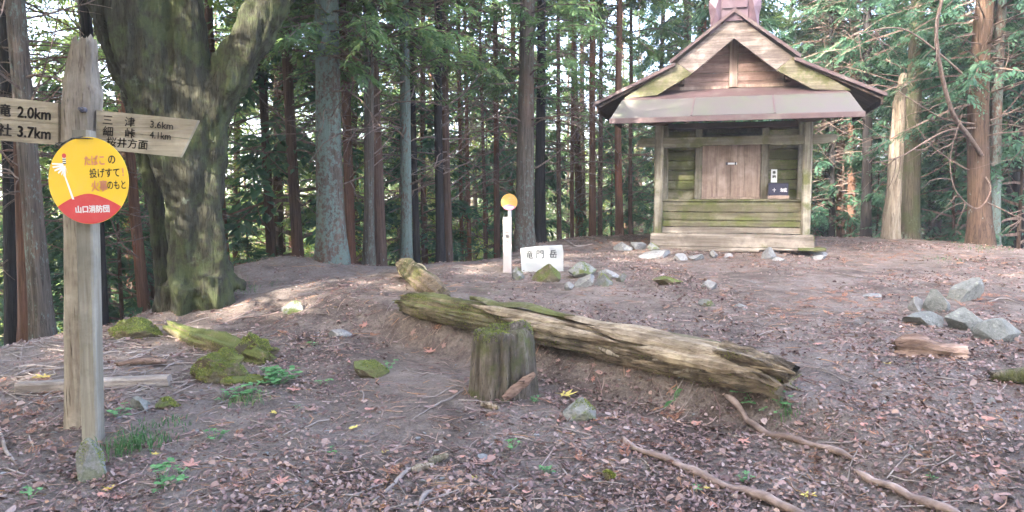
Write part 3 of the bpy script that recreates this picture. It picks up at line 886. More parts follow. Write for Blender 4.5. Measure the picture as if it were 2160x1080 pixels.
def stem(pts, Y, dy=0.0):
    out = []
    for (px, py, r) in pts:
        p = P(px, py, Y + dy * (650 - py) / 650)
        out.append((p.x, p.y, p.z, r * Y / 1600))
    return out
M['big_bark'] = mat_bark('old mossy bark', (0.020, 0.019, 0.014), (0.056, 0.054, 0.038), 0.24, (0.095, 0.11, 0.085), moss=0.72, redn=0.0, zsc=2.2)
BT_Y = 7.55
bt_base = P(415, 630, BT_Y); bt_base.z = h(bt_base.x, bt_base.y)
bt = empty('forked_tree', bt_base, 'huge old forked tree with mossy furrowed trunk leaning over the signpost', 'tree')
stems = [
    stem([(402, 790, 60), (405, 680, 56), (408, 620, 52), (405, 520, 47), (392, 400, 46), (360, 265, 62), (322, 130, 80), (280, 0, 84), (225, -160, 72), (150, -420, 55)], BT_Y),
    stem([(395, 640, 30), (398, 420, 36), (398, 300, 38), (398, 170, 38), (395, 60, 36), (400, -80, 32), (420, -300, 26)], BT_Y - 0.12),
    stem([(345, 300, 44), (330, 150, 72), (345, 0, 66), (350, -200, 55)], BT_Y + 0.3),
    stem([(462, 720, 36), (455, 620, 34), (448, 540, 32), (440, 420, 31), (434, 330, 35), (448, 240, 40), (495, 140, 41), (545, 50, 41), (590, -30, 37), (680, -200, 32), (800, -420, 24)], BT_Y - 0.05),
    stem([(345, 680, 18), (341, 600, 16), (336, 480, 17), (325, 380, 20), (312, 280, 34)], BT_Y + 0.25),
    stem([(462, 560, 24), (485, 590, 20), (520, 604, 12)], BT_Y + .1), stem([(360, 600, 30), (345, 650, 24), (332, 680, 14)], BT_Y - 0.1),
    stem([(400, 600, 40), (396, 655, 28), (388, 690, 16)], BT_Y - 0.15), stem([(450, 580, 30), (458, 625, 24), (470, 655, 14)], BT_Y - 0.15),
]
organic('trunk', stems, M['big_bark'], bt_base, 0.026, 0.06, 8.0, bt, (1, 1, 0.22))
mb = MB(); r2 = random.Random(8); vs = []; fs = []
for i in range(46):
    s = r2.choice(((150, -420), (420, -300), (350, -200), (800, -420), (680, -200), (225, -160)))
    p0 = P(s[0], s[1], BT_Y)
    pts, rad = bent(r2, p0, (r2.uniform(-1, 1), r2.uniform(-1, 1), r2.uniform(-0.1, 0.9)), r2.uniform(1.5, 3.2), 0.035, 7, 0.0, 0.6)
    tube(mb, pts, rad, 5, 1, False)
    for q in range(16):
        j = r2.randint(2, 7)
        spray(vs, fs, r2, pts[j] + Vector((r2.uniform(-.3, .3), r2.uniform(-.3, .3), r2.uniform(-.2, .3))), Vector((r2.uniform(-1, 1), r2.uniform(-1, 1), r2.uniform(-.5, .5))).normalized(), 0.5, 0.13, 10)
mb.add(vs, fs, 0)
part('crown', mb, [M['leaf_light'], M['big_bark']], bt)

# ------------------------------------------------------------ direction signpost
SY = 4.25
sp_base = P(158, 890, SY); sp_base.z = h(sp_base.x, sp_base.y) 
sp = empty('direction_signpost', sp_base, 'rotten split topped wooden post with two lettered direction boards at the left', 'signpost')
rows = [(960, 128, 203), (905, 128, 203), (800, 129, 203), (700, 127, 204), (600, 128, 205), (500, 127, 208), (400, 124, 211), (300, 121, 213), (250, 121, 213), (215, 121, 213), (190, 122, 211),
        (175, 123, 204), (160, 126, 200), (145, 129, 197), (130, 132, 194), (115, 136, 192), (100, 138, 191), (91, 143, 188), (86, 150, 184)]
fine = []
for (a, b) in zip(rows, rows[1:]):
    n_ = max(1, int(abs(a[0] - b[0]) / 14))
    for i in range(n_):
        t = i / n_
        fine.append(tuple(a[j] + (b[j] - a[j]) * t for j in range(3)))
fine.append(rows[-1])
mb = MB(); NR = 28; vs = []
for i, (ry, xl, xr) in enumerate(fine):
    pl, pr = P(xl + 2, ry, SY - .07), P(xr - (24 if ry > 240 else 24 - (240 - ry) * .14), ry, SY - .07)
    cx = (pl.x + pr.x) / 2; hw = (pr.x - pl.x) / 2
    z = pl.z
    rot = sstep(240, 110, ry)
    hd = 0.075 * (1 - 0.45 * rot)
    for k in range(NR):
        a = 2 * math.pi * k / NR
        c, s = math.cos(a), math.sin(a)
        e = 0.45
        ux = math.copysign(abs(c) ** e, c); uy = math.copysign(abs(s) ** e, s)
        g = 1 + (0.05 + 0.07 * rot) * noise.noise((ux * 5, uy * 5, z * 1.2)) + (0.03 + 0.14 * rot) * noise.noise((ux * 11, uy * 11, z * 5))
        if ry > 560: g += 0.10 * min(0, noise.noise((ux * 3, uy * 3 + 5, z * 4)))
        vs.append((cx + ux * hw * g, SY + uy * hd * g, z + rot * 0.14 * noise.noise((ux * 7, uy * 7, 3.3))))
fs = []
for i in range(len(fine) - 1):
    for k in range(NR):
        j = (k + 1) % NR
        fs.append((i * NR + k, i * NR + j, i * NR + NR + j, i * NR + NR + k))
b = (len(fine) - 1) * NR
tc = P(166, 92, SY); vs.append((tc.x, SY, tc.z - 0.03))
for k in range(NR): fs.append((b + k, b + (k + 1) % NR, len(vs) - 1))
mb.add(vs, fs)
part('post', mb, M['post_old'], sp, True)

def board_poly(mb, pts, Y, th=0.028):
    w = [P(x, y, Y) for x, y in pts]
    prism(mb, [(p.x, p.z) for p in w], Y - th / 2, Y + th / 2)
def tiltplace(mb2, px, py, Y, slope, parent, name, mat):
    """flat lettering set on a front face at Y, following a board's slope"""
    c = P(px, py, Y); ca = math.cos(slope); sa = math.sin(slope)
    mb2.v = [(c.x + x * ca + z * sa, c.y, c.z - x * sa + z * ca) for x, y, z in mb2.v]
    return part(name, mb2, mat, parent)
BY = SY - 0.02
def splits(top0, top1, bot0, bot1, n):
    """n planks between an upper and lower edge, each ends at (x0,x1)"""
    out = []
    for i in range(n):
        f0, f1 = i / n, (i + 1) / n
        out.append([(top0[0] + (bot0[0] - top0[0]) * f0, top0[1] + (bot0[1] - top0[1]) * f0 + (0.8 if i else 0)), (top1[0] + (bot1[0] - top1[0]) * f0, top1[1] + (bot1[1] - top1[1]) * f0 + (0.8 if i else 0)),
                    (top1[0] + (bot1[0] - top1[0]) * f1, top1[1] + (bot1[1] - top1[1]) * f1), (top0[0] + (bot0[0] - top0[0]) * f1, top0[1] + (bot0[1] - top0[1]) * f1)])
    return out
arm = link('sign_arm', None, sp); tag(arm, 'right pointing board with three rows of place names and distances')
for i, q in enumerate(splits((206, 233), (420, 254), (206, 314), (382, 332), 2)):
    mb = MB(); board_poly(mb, q, BY, 0.030 - 0.003 * i); part('plank', mb, M['board'], arm)
arm2 = link('sign_arm', None, sp); tag(arm2, 'left pointing board with two rows of place names and distances')
for i, q in enumerate(splits((-60, 198), (126, 218), (-60, 292), (126, 306), 2)):
    mb = MB(); board_poly(mb, q, BY, 0.030 - 0.003 * i); part('plank', mb, M['board'], arm2)
pxm = SY / 1600
FY = BY - 0.0175
SLR = math.atan(18 / 200); SLL = math.atan(17 / 186)
for body, cx, cy, w, hh in (('三　津', 251, 255, 66, 20), ('細　峠', 251, 279, 66, 20), ('桜井方面', 268, 302, 86, 20), ('3.6km', 341, 264, 47, 14), ('4.1km', 338, 286, 43, 14)):
    tiltplace(text_mb(body, w * pxm, hh * pxm, 0.012 if w > 50 else 0.015), cx, cy, FY, SLR, arm, 'lettering', M['ink'])
for body, cx, cy, w, hh in (('滝', 8, 232, 28, 25), ('2.0km', 72, 239, 68, 22), ('社', 10, 274, 28, 25), ('3.7km', 72, 280, 68, 22)):
    tiltplace(text_mb(body, w * pxm, hh * pxm, 0.03), cx, cy, FY, SLL, arm2, 'lettering', M['ink'])
# bolt, washer, hanging crack
bc = P(172, 231, SY - 0.10)
mb = MB(); tube(mb, [(bc.x, bc.y + 0.03, bc.z), (bc.x, bc.y + 0.006, bc.z), (bc.x, bc.y, bc.z)], [0.016, 0.016, 0.014], 12)
bo = part('washer', mb, M['bolt'], sp)
mb = MB(); tube(mb, [(bc.x - .004, bc.y + 0.004, bc.z + .003), (bc.x - .004, bc.y - 0.016, bc.z + .003)], [0.010, 0.009], 6)
part('bolt_head', mb, M['bolt'], bo)

# fire prevention sign on its own square post
FYP = SY - 0.20
fp_base = P(196, 905, FYP); fp_base.z = h(fp_base.x, fp_base.y)
fp = empty('fire_prevention_sign', fp_base, 'yellow and red round sign with Japanese lettering wired to a pale square post', 'round sign')
mb = MB(); vs = []; hwp = 0.043
rows = [(960, 197), (905, 196), (760, 192), (600, 188), (470, 185), (350, 180), (274, 176)]
for i, (ry, cxp) in enumerate(rows):
    p = P(cxp - 9, ry, FYP - .045)
    for k, (a, b) in enumerate(((-.8, -1), (.8, -1), (1, -.8), (1, .8), (.8, 1), (-.8, 1), (-1, .8), (-1, -.8))):
        g = 1 + 0.03 * noise.noise((a * 3, b * 3, p.z * 3))
        vs.append((p.x + a * hwp * g, FYP + b * 0.045 * g, p.z))
fs = [tuple(range(7, -1, -1)), tuple(range(len(vs) - 8, len(vs)))]
for i in range(len(rows) - 1):
    for k in range(8):
        j = (k + 1) % 8
        fs.append((i * 8 + k, i * 8 + j, i * 8 + 8 + j, i * 8 + 8 + k))
mb.add(vs, fs)
part('post', mb, M['post_new'], fp)

def disc_sign(px, py, Y, rad, yaw, parent, big=True):
    c = P(px, py, Y)
    Rm = Matrix.Rotation(yaw, 3, 'Z')
    roll = Matrix.Rotation(-0.03, 3, 'Y')
    def T(mb2, dy=0.0):
        mb2.v = [tuple(c + Rm @ (roll @ Vector((v[0], v[1] + dy, v[2])))) for v in mb2.v]
        return mb2
    n = 64
    cut = []
    def hill(x): return -0.30 - 0.42 * abs(x + 0.02) ** 1.75 if x < 0 else -0.30 - 0.46 * abs(x) ** 1.5
    full = [(rad * math.cos(2 * math.pi * k / n), rad * math.sin(2 * math.pi * k / n)) for k in range(n)]
    mb2 = MB(); prism(mb2, full, 0, 0.004)
    d = part('disc', T(mb2), M['yellow' if big else 'yellow_old'], parent)
    # red ground: below the hill line
    xs = [-0.83 + i * (1.66 / 40) for i in range(41)]
    top = [(x, hill(x)) for x in xs if x * x + hill(x) ** 2 < 0.992]
    a1 = math.atan2(top[-1][1], top[-1][0]); a0 = math.atan2(top[0][1], top[0][0])
    while a0 > a1: a0 -= 2 * math.pi
    arc = [(0.996 * math.cos(a1 + (a0 - a1) * i / 30), 0.996 * math.sin(a1 + (a0 - a1) * i / 30)) for i in range(31)]
    mb2 = MB(); poly = [(x * rad, z * rad) for x, z in top + arc]
    mb2.add([(x, -0.0006, z) for x, z in poly], [tuple(range(len(poly) - 1, -1, -1))])
    part('red_band', T(mb2), M['red' if big else 'red_old'], d)
    u = rad
    def put(body, x, z, w, hh, mat, bold=0.02):
        t_ = text_mb(body, w * u, hh * u, bold)
        t_.v = [(v[0] + x * u, -0.0012, v[2] + z * u) for v in t_.v]
        part('lettering', T(t_), M[mat], d)
    if big:
        put('たばこ', 0.19, 0.46, 0.50, 0.22, 'pink_ink', 0.035)
        put('の', 0.62, 0.46, 0.17, 0.18, 'ink', 0.025)
        put('投げすて', 0.42, 0.165, 0.74, 0.21, 'ink', 0.02)
        put('！', 0.88, 0.17, 0.03, 0.18, 'pink_ink', 0.02)
        put('火事', 0.27, -0.13, 0.40, 0.25, 'pink_ink', 0.035)
        put('のもと', 0.70, -0.12, 0.45, 0.19, 'ink', 0.02)
        put('山口消防団', 0.06, -0.655, 0.84, 0.165, 'white', 0.05)
        # the fireman's standard: pole, white streamers, striped neck, red ball
        def pl(pts, mat, dy=-0.0012):
            m3 = MB(); m3.add([(x * u, dy, z * u) for x, z in pts], [tuple(range(len(pts)))])
            part('standard_emblem', T(m3), M[mat], d)
        pl([(-0.43, -0.42), (-0.60, 0.16), (-0.565, 0.17), (-0.375, -0.42)], 'white')
        pl([(-0.61, 0.12), (-0.60, 0.36), (-0.535, 0.36), (-0.545, 0.12)], 'white')
        for k, (x0, z0, x1, z1) in enumerate(((-0.60, 0.40, -0.88, 0.42), (-0.60, 0.37, -0.87, 0.34), (-0.60, 0.34, -0.83, 0.26), (-0.60, 0.32, -0.74, 0.20), (-0.57, 0.34, -0.66, 0.16), (-0.56, 0.34, -0.49, 0.16))):
            pl([(x0, z0 + 0.02), (x1, z1 + 0.015), (x1 + 0.01, z1 - 0.02), (x0 + 0.03, z0 - 0.03)], 'white', -0.0014)
        for k in range(3):
            z = 0.40 + k * 0.05
            pl([(-0.60, z), (-0.60, z + 0.025), (-0.52, z + 0.022), (-0.52, z - 0.003)], 'ink', -0.0016)
            pl([(-0.60, z + 0.025), (-0.60, z + 0.05), (-0.52, z + 0.047), (-0.52, z + 0.022)], 'white', -0.0015)
        pl([(-0.555 + 0.055 * math.cos(a * math.pi / 8), 0.59 + 0.055 * math.sin(a * math.pi / 8)) for a in range(16)], 'red', -0.0018)
    else:
        put('たばこの', 0.25, 0.46, 0.8, 0.18, 'pink_ink', 0.02)
        put('投げすて', 0.35, 0.15, 0.7, 0.18, 'pink_ink', 0.02)
        put('火事のもと', 0.35, -0.14, 0.8, 0.18, 'pink_ink', 0.02)
        put('山口消防団', 0.06, -0.655, 0.84, 0.165, 'white', 0.05)
    return d
dY = FYP - 0.075
disc_sign(186, 381, dY, 91 * dY / 1600, R(-7), fp, True)
mb = MB()
w0 = [P(*q) for q in ((118, 302, SY - 0.05), (128, 306, SY - 0.12), (140, 298, SY - 0.13), (160, 291, FYP - 0.07), (186, 292, FYP - 0.09), (205, 294, FYP - 0.07), (214, 300, SY - 0.04))]
tube(mb, w0, [0.004] * 7, 5)
w1 = [P(*q) for q in ((116, 306, SY - 0.03), (124, 300, SY - 0.11), (136, 302, SY - 0.13), (150, 292, FYP - 0.06), (175, 288, FYP - 0.07))]
tube(mb, w1, [0.003] * 5, 5)
part('tie_wire', mb, M['wire'], fp)

# ------------------------------------------------------------ the marker post with its small round sign
mk_b = G(1070, 574)
mY = mk_b.y
mk = empty('survey_marker_post', mk_b, 'thin whitish square marker post with faint characters left of the white name stone', 'marker post')
mb = MB(); wpx = mY / 1600
zt = P(1070, 458, mY).z
box(mb, mk_b.x - 9 * wpx, mk_b.x + 9 * wpx, mY - 9 * wpx, mY + 9 * wpx, mk_b.z - 0.2, zt, bev=0.006)
po = part('post', mb, M['marker'], mk)
for i, chx in enumerate('三角点'):
    t_ = text_mb(chx, 8 * wpx, 8 * wpx, 0.01); c = P(1070, 487 + i * 12, mY - 9 * wpx - 0.0015)
    t_.v = [(v[0] + c.x, c.y, v[2] + c.z) for v in t_.v]
    part('lettering', t_, M['ink_old'], po)
fs_b = Vector((mk_b.x + 0.03, mY + 9 * wpx + 0.03, h(mk_b.x, mY + 0.1)))
f2 = empty('small_round_sign', fs_b, 'small faded yellow and red round sign above the whitish marker post', 'round sign')
mb = MB(); zt2 = P(1074, 430, mY).z
tube(mb, [(fs_b.x, fs_b.y, fs_b.z - 0.2), (fs_b.x, fs_b.y, zt2)], [0.022, 0.022], 8)
part('pole', mb, M['strap'], f2)
disc_sign(1074, 426, fs_b.y - 0.03, 17.3 * fs_b.y / 1600, R(-4), f2, False)

# ------------------------------------------------------------ white name stone
st_b = G(1142, 572)
SYY = st_b.y
mb = MB()
def slab_rows():
    front = [(1098, 524), (1140, 519), (1186, 517), (1188, 530), (1188, 575), (1150, 580), (1101, 580), (1099, 555)]
    w = [P(x, y, SYY) for x, y in front]
    prism(mb, [(p.x, p.z) for p in w], SYY - 0.03, SYY + 0.05)
slab_rows()
st = single('name_stone', mb, M['stone_white'], st_b, 'white painted stone slab reading 竜門岳 propped up on mossy rocks', 'stone sign')
for chx, px in (('竜', 1117), ('門', 1139), ('岳', 1167)):
    t_ = text_mb(chx, 15 * SYY / 1600, 17 * SYY / 1600, 0.01)
    c = P(px, 537 - (px - 1117) * 0.03, SYY - 0.032)
    t_.v = [(v[0] + c.x, c.y, v[2] + c.z) for v in t_.v]
    part('lettering', t_, M['ink_old'], st)

# ------------------------------------------------------------ rocks
def rock(name, x0, x1, y0, y1, mat, seed, label, cat='rock', group=None, deep=1.0, sink=0.35, ncut=12, tilt=0.0, rough=0.035, sub=4, hmin=0.3):
    rg = random.Random(seed)
    b = G((x0 + x1) / 2, y1)
    s = b.y / 1600
    hw = (x1 - x0) / 2 * s
    hh = max((y1 - y0) * s, 0.02)
    dep = hw * 0.75 * deep
    cy = b.y + dep * 0.8
    hz = hh * (1.0 + sink) / 2
    cz = h(b.x, cy) * 0.5 + b.z * 0.5 + hh * 0.5 - hh * sink * 0.5
    import bmesh
    bm = bmesh.new()
    bmesh.ops.create_icosphere(bm, subdivisions=sub, radius=1.0)
    planes = []
    for i in range(ncut):
        nv_ = Vector((rg.uniform(-1, 1), rg.uniform(-1, 1), rg.uniform(-0.7, 1))).normalized()
        planes.append((nv_, rg.uniform(0.38, 0.8)))
    mb2 = MB()
    vs = []
    for v in bm.verts:
        q = v.co.copy()
        for nv_, d_ in planes:
            k = q.dot(nv_)
            if k > d_: q -= nv_ * (k - d_)
        q += v.co * rough * (noise.noise(v.co * 2.2 + Vector((seed, 0, 0))) + 0.4 * noise.noise(v.co * 6.1 + Vector((seed, 0, 0))))
        vs.append(q)
    mx = [max(abs(q[i]) for q in vs) for i in range(3)]
    out = []
    for q in vs:
        x = q.x / mx[0] * hw; y = q.y / mx[1] * dep; z = q.z / mx[2] * hz
        z += x * tilt
        out.append((b.x + x, cy + y, cz + z))
    mb2.add(out, [tuple(v.index for v in f.verts) for f in bm.faces])
    bm.free()
    return single(name, mb2, M[mat], (b.x, cy, b.z), label, cat, group, smooth=False)
ROCKS = [
 (133, 222, 926, 1020, 'rock_moss', 1, 'grey rock with mossy left face at the foot of the signpost', {}),
 (262, 322, 838, 868, 'rock_green', 2, 'flat pale stone on the ground right of the signpost foot', {'sink': .5}),
 (320, 372, 845, 868, 'moss', 3, 'low mossy stone beside the flat pale stone near the signpost', {'sink': .5}),
 (1188, 1266, 848, 896, 'rock_moss', 94, 'angular grey and green stone below the main log, right of the stump', {'tilt': -0.25}),
 (1080, 1112, 562, 592, 'rock_moss', 5, 'small rounded rock at the left end of the name stone', {}),
 (1120, 1186, 554, 596, 'moss', 6, 'moss covered rock in front of the white name stone', {}),
 (1186, 1262, 556, 588, 'rock_moss', 7, 'low broad rock at the right end of the name stone', {'sink': .4}),
 (1212, 1260, 578, 608, 'rock', 8, 'grey pointed stone between the name stone and the mossy round rock', {'tilt': .3}),
 (1250, 1296, 572, 606, 'rock_moss', 9, 'rounded mossy rock right of the name stone group', {}),
 (1262, 1310, 566, 590, 'rock_white', 10, 'pale stone behind the rounded mossy rock', {}),
 (1190, 1216, 594, 612, 'rock', 41, 'smallest brownish stone in front of the name stone group', {}),
 (1300, 1326, 572, 596, 'rock_moss', 42, 'rightmost low mossy stone of the name stone group', {}),
 (1945, 2010, 602, 660, 'rock_green', 11, 'upright angular slab of the stone ring at the right', {'tilt': -0.15, 'sink': .15, 'deep': .7}),
 (1992, 2084, 580, 638, 'rock_green', 12, 'tilted slab at the back of the stone ring', {'tilt': 0.2, 'deep': .8}),
 (1912, 2002, 656, 692, 'rock_green', 13, 'flat slab at the left front of the stone ring', {'deep': .7}),
 (1998, 2088, 650, 698, 'rock_green', 14, 'wedge shaped slab in the middle front of the stone ring', {'deep': .7, 'tilt': -.12}),
 (2062, 2190, 672, 722, 'rock_green', 15, 'long slab of the stone ring cut by the right edge', {'deep': .5, 'tilt': -.05}),
 (1918, 1952, 628, 660, 'rock', 16, 'dark small stone left of the upright slab in the stone ring', {}),
 (1606, 1640, 516, 546, 'rock', 17, 'upright small stone standing before the shrine step', {'deep': .6}),
 (1345, 1422, 526, 546, 'rock_white', 18, 'flat pale rock at the left front corner of the shrine', {'sink': .5}),
 (1418, 1452, 536, 550, 'rock_white', 19, 'white flat stone, leftmost of the row before the shrine', {'sink': .5}),
 (1452, 1490, 537, 550, 'rock_white', 20, 'white flat stone, second of the row before the shrine', {'sink': .5}),
 (1526, 1548, 536, 546, 'rock_white', 21, 'tiny white stone in the middle of the row before the shrine', {'sink': .5}),
 (1628, 1660, 540, 550, 'rock_white', 22, 'white flat stone, rightmost of the row before the shrine', {'sink': .5}),
 (1498, 1518, 527, 545, 'rock', 23, 'small dark stone under the shrine step board', {}),
 (1326, 1366, 508, 528, 'rock', 24, 'grey brown boulder left of the shrine, nearest its sill', {}),
 (1290, 1336, 512, 530, 'rock', 25, 'low boulder left of the shrine, farthest out', {}),
 (1362, 1396, 512, 530, 'rock_moss', 26, 'stone touching the left end of the shrine sill', {}),
 (1710, 1756, 520, 540, 'rock_white', 27, 'pale slab at the right end of the shrine sill', {'sink': .5}),
 (1715, 1745, 538, 548, 'rock', 28, 'bluish small stone near the right end of the shrine sill', {'sink': .5}),
 (738, 818, 756, 800, 'moss', 29, 'low yellow green mossy rock on the path left of the stump', {'sink': .6}),
 (684, 740, 696, 714, 'rock_white', 30, 'flat pale stone sunk in the path above the mossy rock', {'sink': .7}),
 (580, 640, 640, 664, 'rock_moss', 31, 'flat mossy stone sunk in the path below the crest', {'sink': .7}),
 (1480, 1520, 592, 612, 'rock', 32, 'flat grey stone in front of the shrine, on open ground', {'sink': .6}),
 (1472, 1512, 628, 646, 'rock_moss', 33, 'grey mossy stone in the middle of the open ground', {'sink': .6}),
 (1548, 1586, 640, 652, 'rock', 34, 'thin flat stone right of the grey mossy one on open ground', {'sink': .6}),
 (1380, 1450, 584, 602, 'moss', 35, 'flat green mossy patch of rock behind the main log', {'sink': .7}),
 (1822, 1870, 618, 630, 'rock', 36, 'long thin stone on open ground left of the stone ring', {'sink': .5}),
 (2080, 2108, 836, 856, 'rock', 37, 'small grey stone low at the right side', {'sink': .5}),
 (1000, 1030, 955, 975, 'rock', 38, 'small pebble sized stone in the lower middle', {'sink': .5}),
 (1272, 1300, 1000, 1020, 'moss', 39, 'mossy lump of earth beside the long root', {'sink': .5}),
 (445, 560, 790, 812, 'moss', 43, 'mossy foot of the big moss mound', {'sink': .6}),
]
for x0, x1, y0, y1, mt, sd, lab, kw in ROCKS:
    rock('rock', x0, x1, y0, y1, mt, sd, lab, **kw)
rock('mossy_mound', 388, 520, 722, 812, 'moss', 51, 'large bright green moss mound right of the plank', 'moss mound', sink=.4, ncut=4, rough=.3, deep=1.0)
rock('mossy_mound', 480, 586, 706, 770, 'moss', 52, 'broken earthy moss mound on the right of the large one', 'moss mound', sink=.4, ncut=4, rough=.5)
rock('mossy_mound', 215, 330, 676, 716, 'moss', 53, 'thin strip of moss on the crest left of the forked tree', 'moss mound', sink=.6, ncut=3, rough=.2)

# ------------------------------------------------------------ logs and stump
def log_mb(pts, n=34, k=10, amp=0.10, seed=0, flat=1.0, ragged=0.06):
    sp_ = spline(pts, k)
    P_ = [Vector(s[:3]) for s in sp_]; Rr = [s[3] for s in sp_]
    L = [0.0]
    for a, b in zip(P_, P_[1:]): L.append(L[-1] + (b - a).length)
    mb2 = MB()
    def disp(i, a, p):
        l = L[i]
        c, s = math.cos(a), math.sin(a)
        f = 1 + amp * 1.7 * noise.noise((c * 2.2 + seed, s * 2.2, l * 1.3)) + amp * 1.3 * noise.noise((c * 7, s * 7 + seed, l * 1.6)) + amp * 1.0 * noise.noise((c * 15, s * 15 + seed, l * 2.5)) + amp * .5 * noise.noise((c * 9, s * 9 + seed, l * 14))
        e = min(l, L[-1] - l) / 0.16
        if e < 1: f *= 1 - ragged * 3 * (1 - e) * (0.5 + noise.noise((c * 4, s * 4, seed + l * 3)))
        return f
    tube(mb2, P_, Rr, n, 0, False, disp)
    # ragged closed ends
    tot = len(P_)
    for base, pc, dr in ((0, P_[0], (P_[1] - P_[0]).normalized()), ((tot - 1) * n, P_[-1], (P_[-2] - P_[-1]).normalized())):
        for kk in range(n):
            v = Vector(mb2.v[base + kk])
            mb2.v[base + kk] = tuple(v - dr * (0.05 if n < 50 else 0.16) * noise.noise((kk * 0.55, seed, base * 0.01 + .5)))
        mb2.v.append(tuple(pc + dr * 0.02)); ci = len(mb2.v) - 1
        for kk in range(n):
            j = (kk + 1) % n
            mb2.f.append((base + j, base + kk, ci) if base == 0 else (base + kk, base + j, ci)); mb2.m.append(0)
    return mb2
def slab3(a, b, w, th, mat, name, parent=None, seed=0, label=None, cat=None):
    """a torn flake between two points"""
    a = Vector(a); b = Vector(b); d = (b - a); s = d.cross(Vector((0, 1, 0))).normalized(); u = s.cross(d).normalized()
    mb2 = MB(); n = 10; vs = []
    for i in range(n + 1):
        t = i / n; c = a + d * t
        ww = w * (0.4 + 0.6 * math.sin(math.pi * min(1, t * .85 + .12))) * (1 + .35 * noise.noise((t * 5, seed, 1)))
        for p_, q_ in ((-1, 0), (-.4, 1), (.5, .8), (1, 0), (.4, -1), (-.5, -.8)):
            vs.append(tuple(c + s * (p_ * ww) + u * (q_ * th * (1 + .5 * noise.noise((t * 6, p_, seed))))))
    fs = [(5, 4, 3, 2, 1, 0), tuple(range(n * 6, n * 6 + 6))]
    for i in range(n):
        for k in range(6):
            j = (k + 1) % 6
            fs.append((i * 6 + k, i * 6 + j, i * 6 + 6 + j, i * 6 + 6 + k))
    mb2.add(vs, fs)
    if parent: return part(name, mb2, M[mat], parent)
    return single(name, mb2, M[mat], a, label, cat)
def lp(px, py, Y, r): 
    p = P(px, py, Y)
    return (p.x, p.y, p.z, r)
a_, b_ = LA, LB
def on_log(t, r, dz=0.0, ds=0.0):
    x = LA.x + LD.x * t + LN.x * ds; y = LA.y + LD.y * t + LN.y * ds
    z = plateau(x + LN.x * 0.15, y + LN.y * 0.15) + r * 0.72 + dz
    return (x, y, z, r)
main = empty('fallen_log', (LA.x, LA.y, h(LA.x, LA.y)), 'long fallen log, green moss on its left half, torn pale wood on the right', 'log')
lg = log_mb([on_log(-0.02, 0.085), on_log(0.3, 0.105), on_log(1.0, 0.108), on_log(1.7, 0.112), on_log(2.4, 0.108), on_log(3.0, 0.112), on_log(3.36, 0.105)], 80, 40, 0.17, 3, 1.0, 0.13)
o = part('trunk', lg, M['log'], main, True)
# lifted strips of wood along the top
def strip(t0, t1, ang, w, mat, seed, name='bark_strip', lift=0.02, rr=0.132):
    mb2 = MB(); n = 18; vs = []
    for i in range(n + 1):
        t = t0 + (t1 - t0) * i / n
        c = on_log(t, 0.125)
        fade = min(1, i / 4, (n - i) / 5 + 0.05)
        ww = w * fade * (1 + 0.3 * noise.noise((t * 5, seed, 0)))
        rad = rr + lift * (0.4 + noise.noise((t * 3, seed, 2))) * fade
        for da, dr in ((-ww, 0), (-ww * .3, .014), (ww * .4, .012), (ww, 0), (ww * .4, -.02), (-ww * .3, -.02)):
            a = ang + da / rr
            off = LN * (math.cos(a) * (rad + dr)); 
            vs.append((c[0] + off.x, c[1] + off.y, c[2] + math.sin(a) * (rad + dr)))
    fs = [(5, 4, 3, 2, 1, 0), tuple(range(n * 6, n * 6 + 6))]
    for i in range(n):
        for k in range(6):
            j = (k + 1) % 6
            fs.append((i * 6 + k, i * 6 + j, i * 6 + 6 + j, i * 6 + 6 + k))
    mb2.add(vs, fs)
    return part(name, mb2, M[mat], main)
strip(0.85, 1.95, R(100), 0.045, 'moss_x', 1, lift=0.03, rr=.136)
strip(0.95, 2.0, R(135), 0.04, 'log_end', 2, lift=0.01)
strip(1.7, 3.1, R(95), 0.05, 'log_end', 3, lift=0.02, rr=.124)
strip(2.1, 3.3, R(130), 0.05, 'log_end', 4, lift=0.015, rr=.130)
strip(1.3, 2.4, R(160), 0.035, 'log_end', 5, lift=0.01, rr=.132)
strip(2.5, 3.35, R(165), 0.045, 'log_end', 6, lift=0.02, rr=.128)
strip(2.3, 3.2, R(75), 0.04, 'moss_x', 7, lift=0.015, rr=.124)

te = log_mb([on_log(LLEN - .42, .10, .02), on_log(LLEN - .2, .118, .01), on_log(LLEN + .02, .125, -.01), on_log(LLEN + .12, .115, -.03)], 60, 22, 0.42, 21)
part('torn_end', te, M['log'], main, True)
r4 = random.Random(6)
for i in range(26):
    t = LLEN - r4.random() ** 1.5 * 1.6; a = R(r4.uniform(60, 215)); c = on_log(t, .12); L = r4.uniform(.08, .28)
    off = LN * (math.cos(a) * .115); p = Vector((c[0] + off.x, c[1] + off.y, c[2] + math.sin(a) * .115))
    q = p + Vector((LD.x, LD.y, 0)) * L * r4.choice((-1, 1)) + Vector((0, 0, r4.uniform(-.04, .03))) + Vector((-LN.x, -LN.y, 0)) * r4.uniform(0, .04)
    slab3(p, q, r4.uniform(.006, .02), .004, r4.choice(('log_end', 'log_end', 'snag')), 'splinter', main, 50 + i)
g0, g1 = G(842, 585), G(935, 628)
def gl(p, dz, r): return (p.x, p.y, h(p.x, p.y) + dz, r)
m0 = g0.lerp(g1, 0.35); m1 = g0.lerp(g1, 0.7)
g0.y += .25
fl = empty('short_log', tuple(g0), 'short broken log tied with cord, mossy at its near end, beyond the main log', 'log')
part('trunk', log_mb([gl(g0, .11, .085), gl(m0, .09, .10), gl(m1, .07, .11), gl(g1, .02, .085)], 40, 14, 0.2, 9), M['short_log'], fl, True)
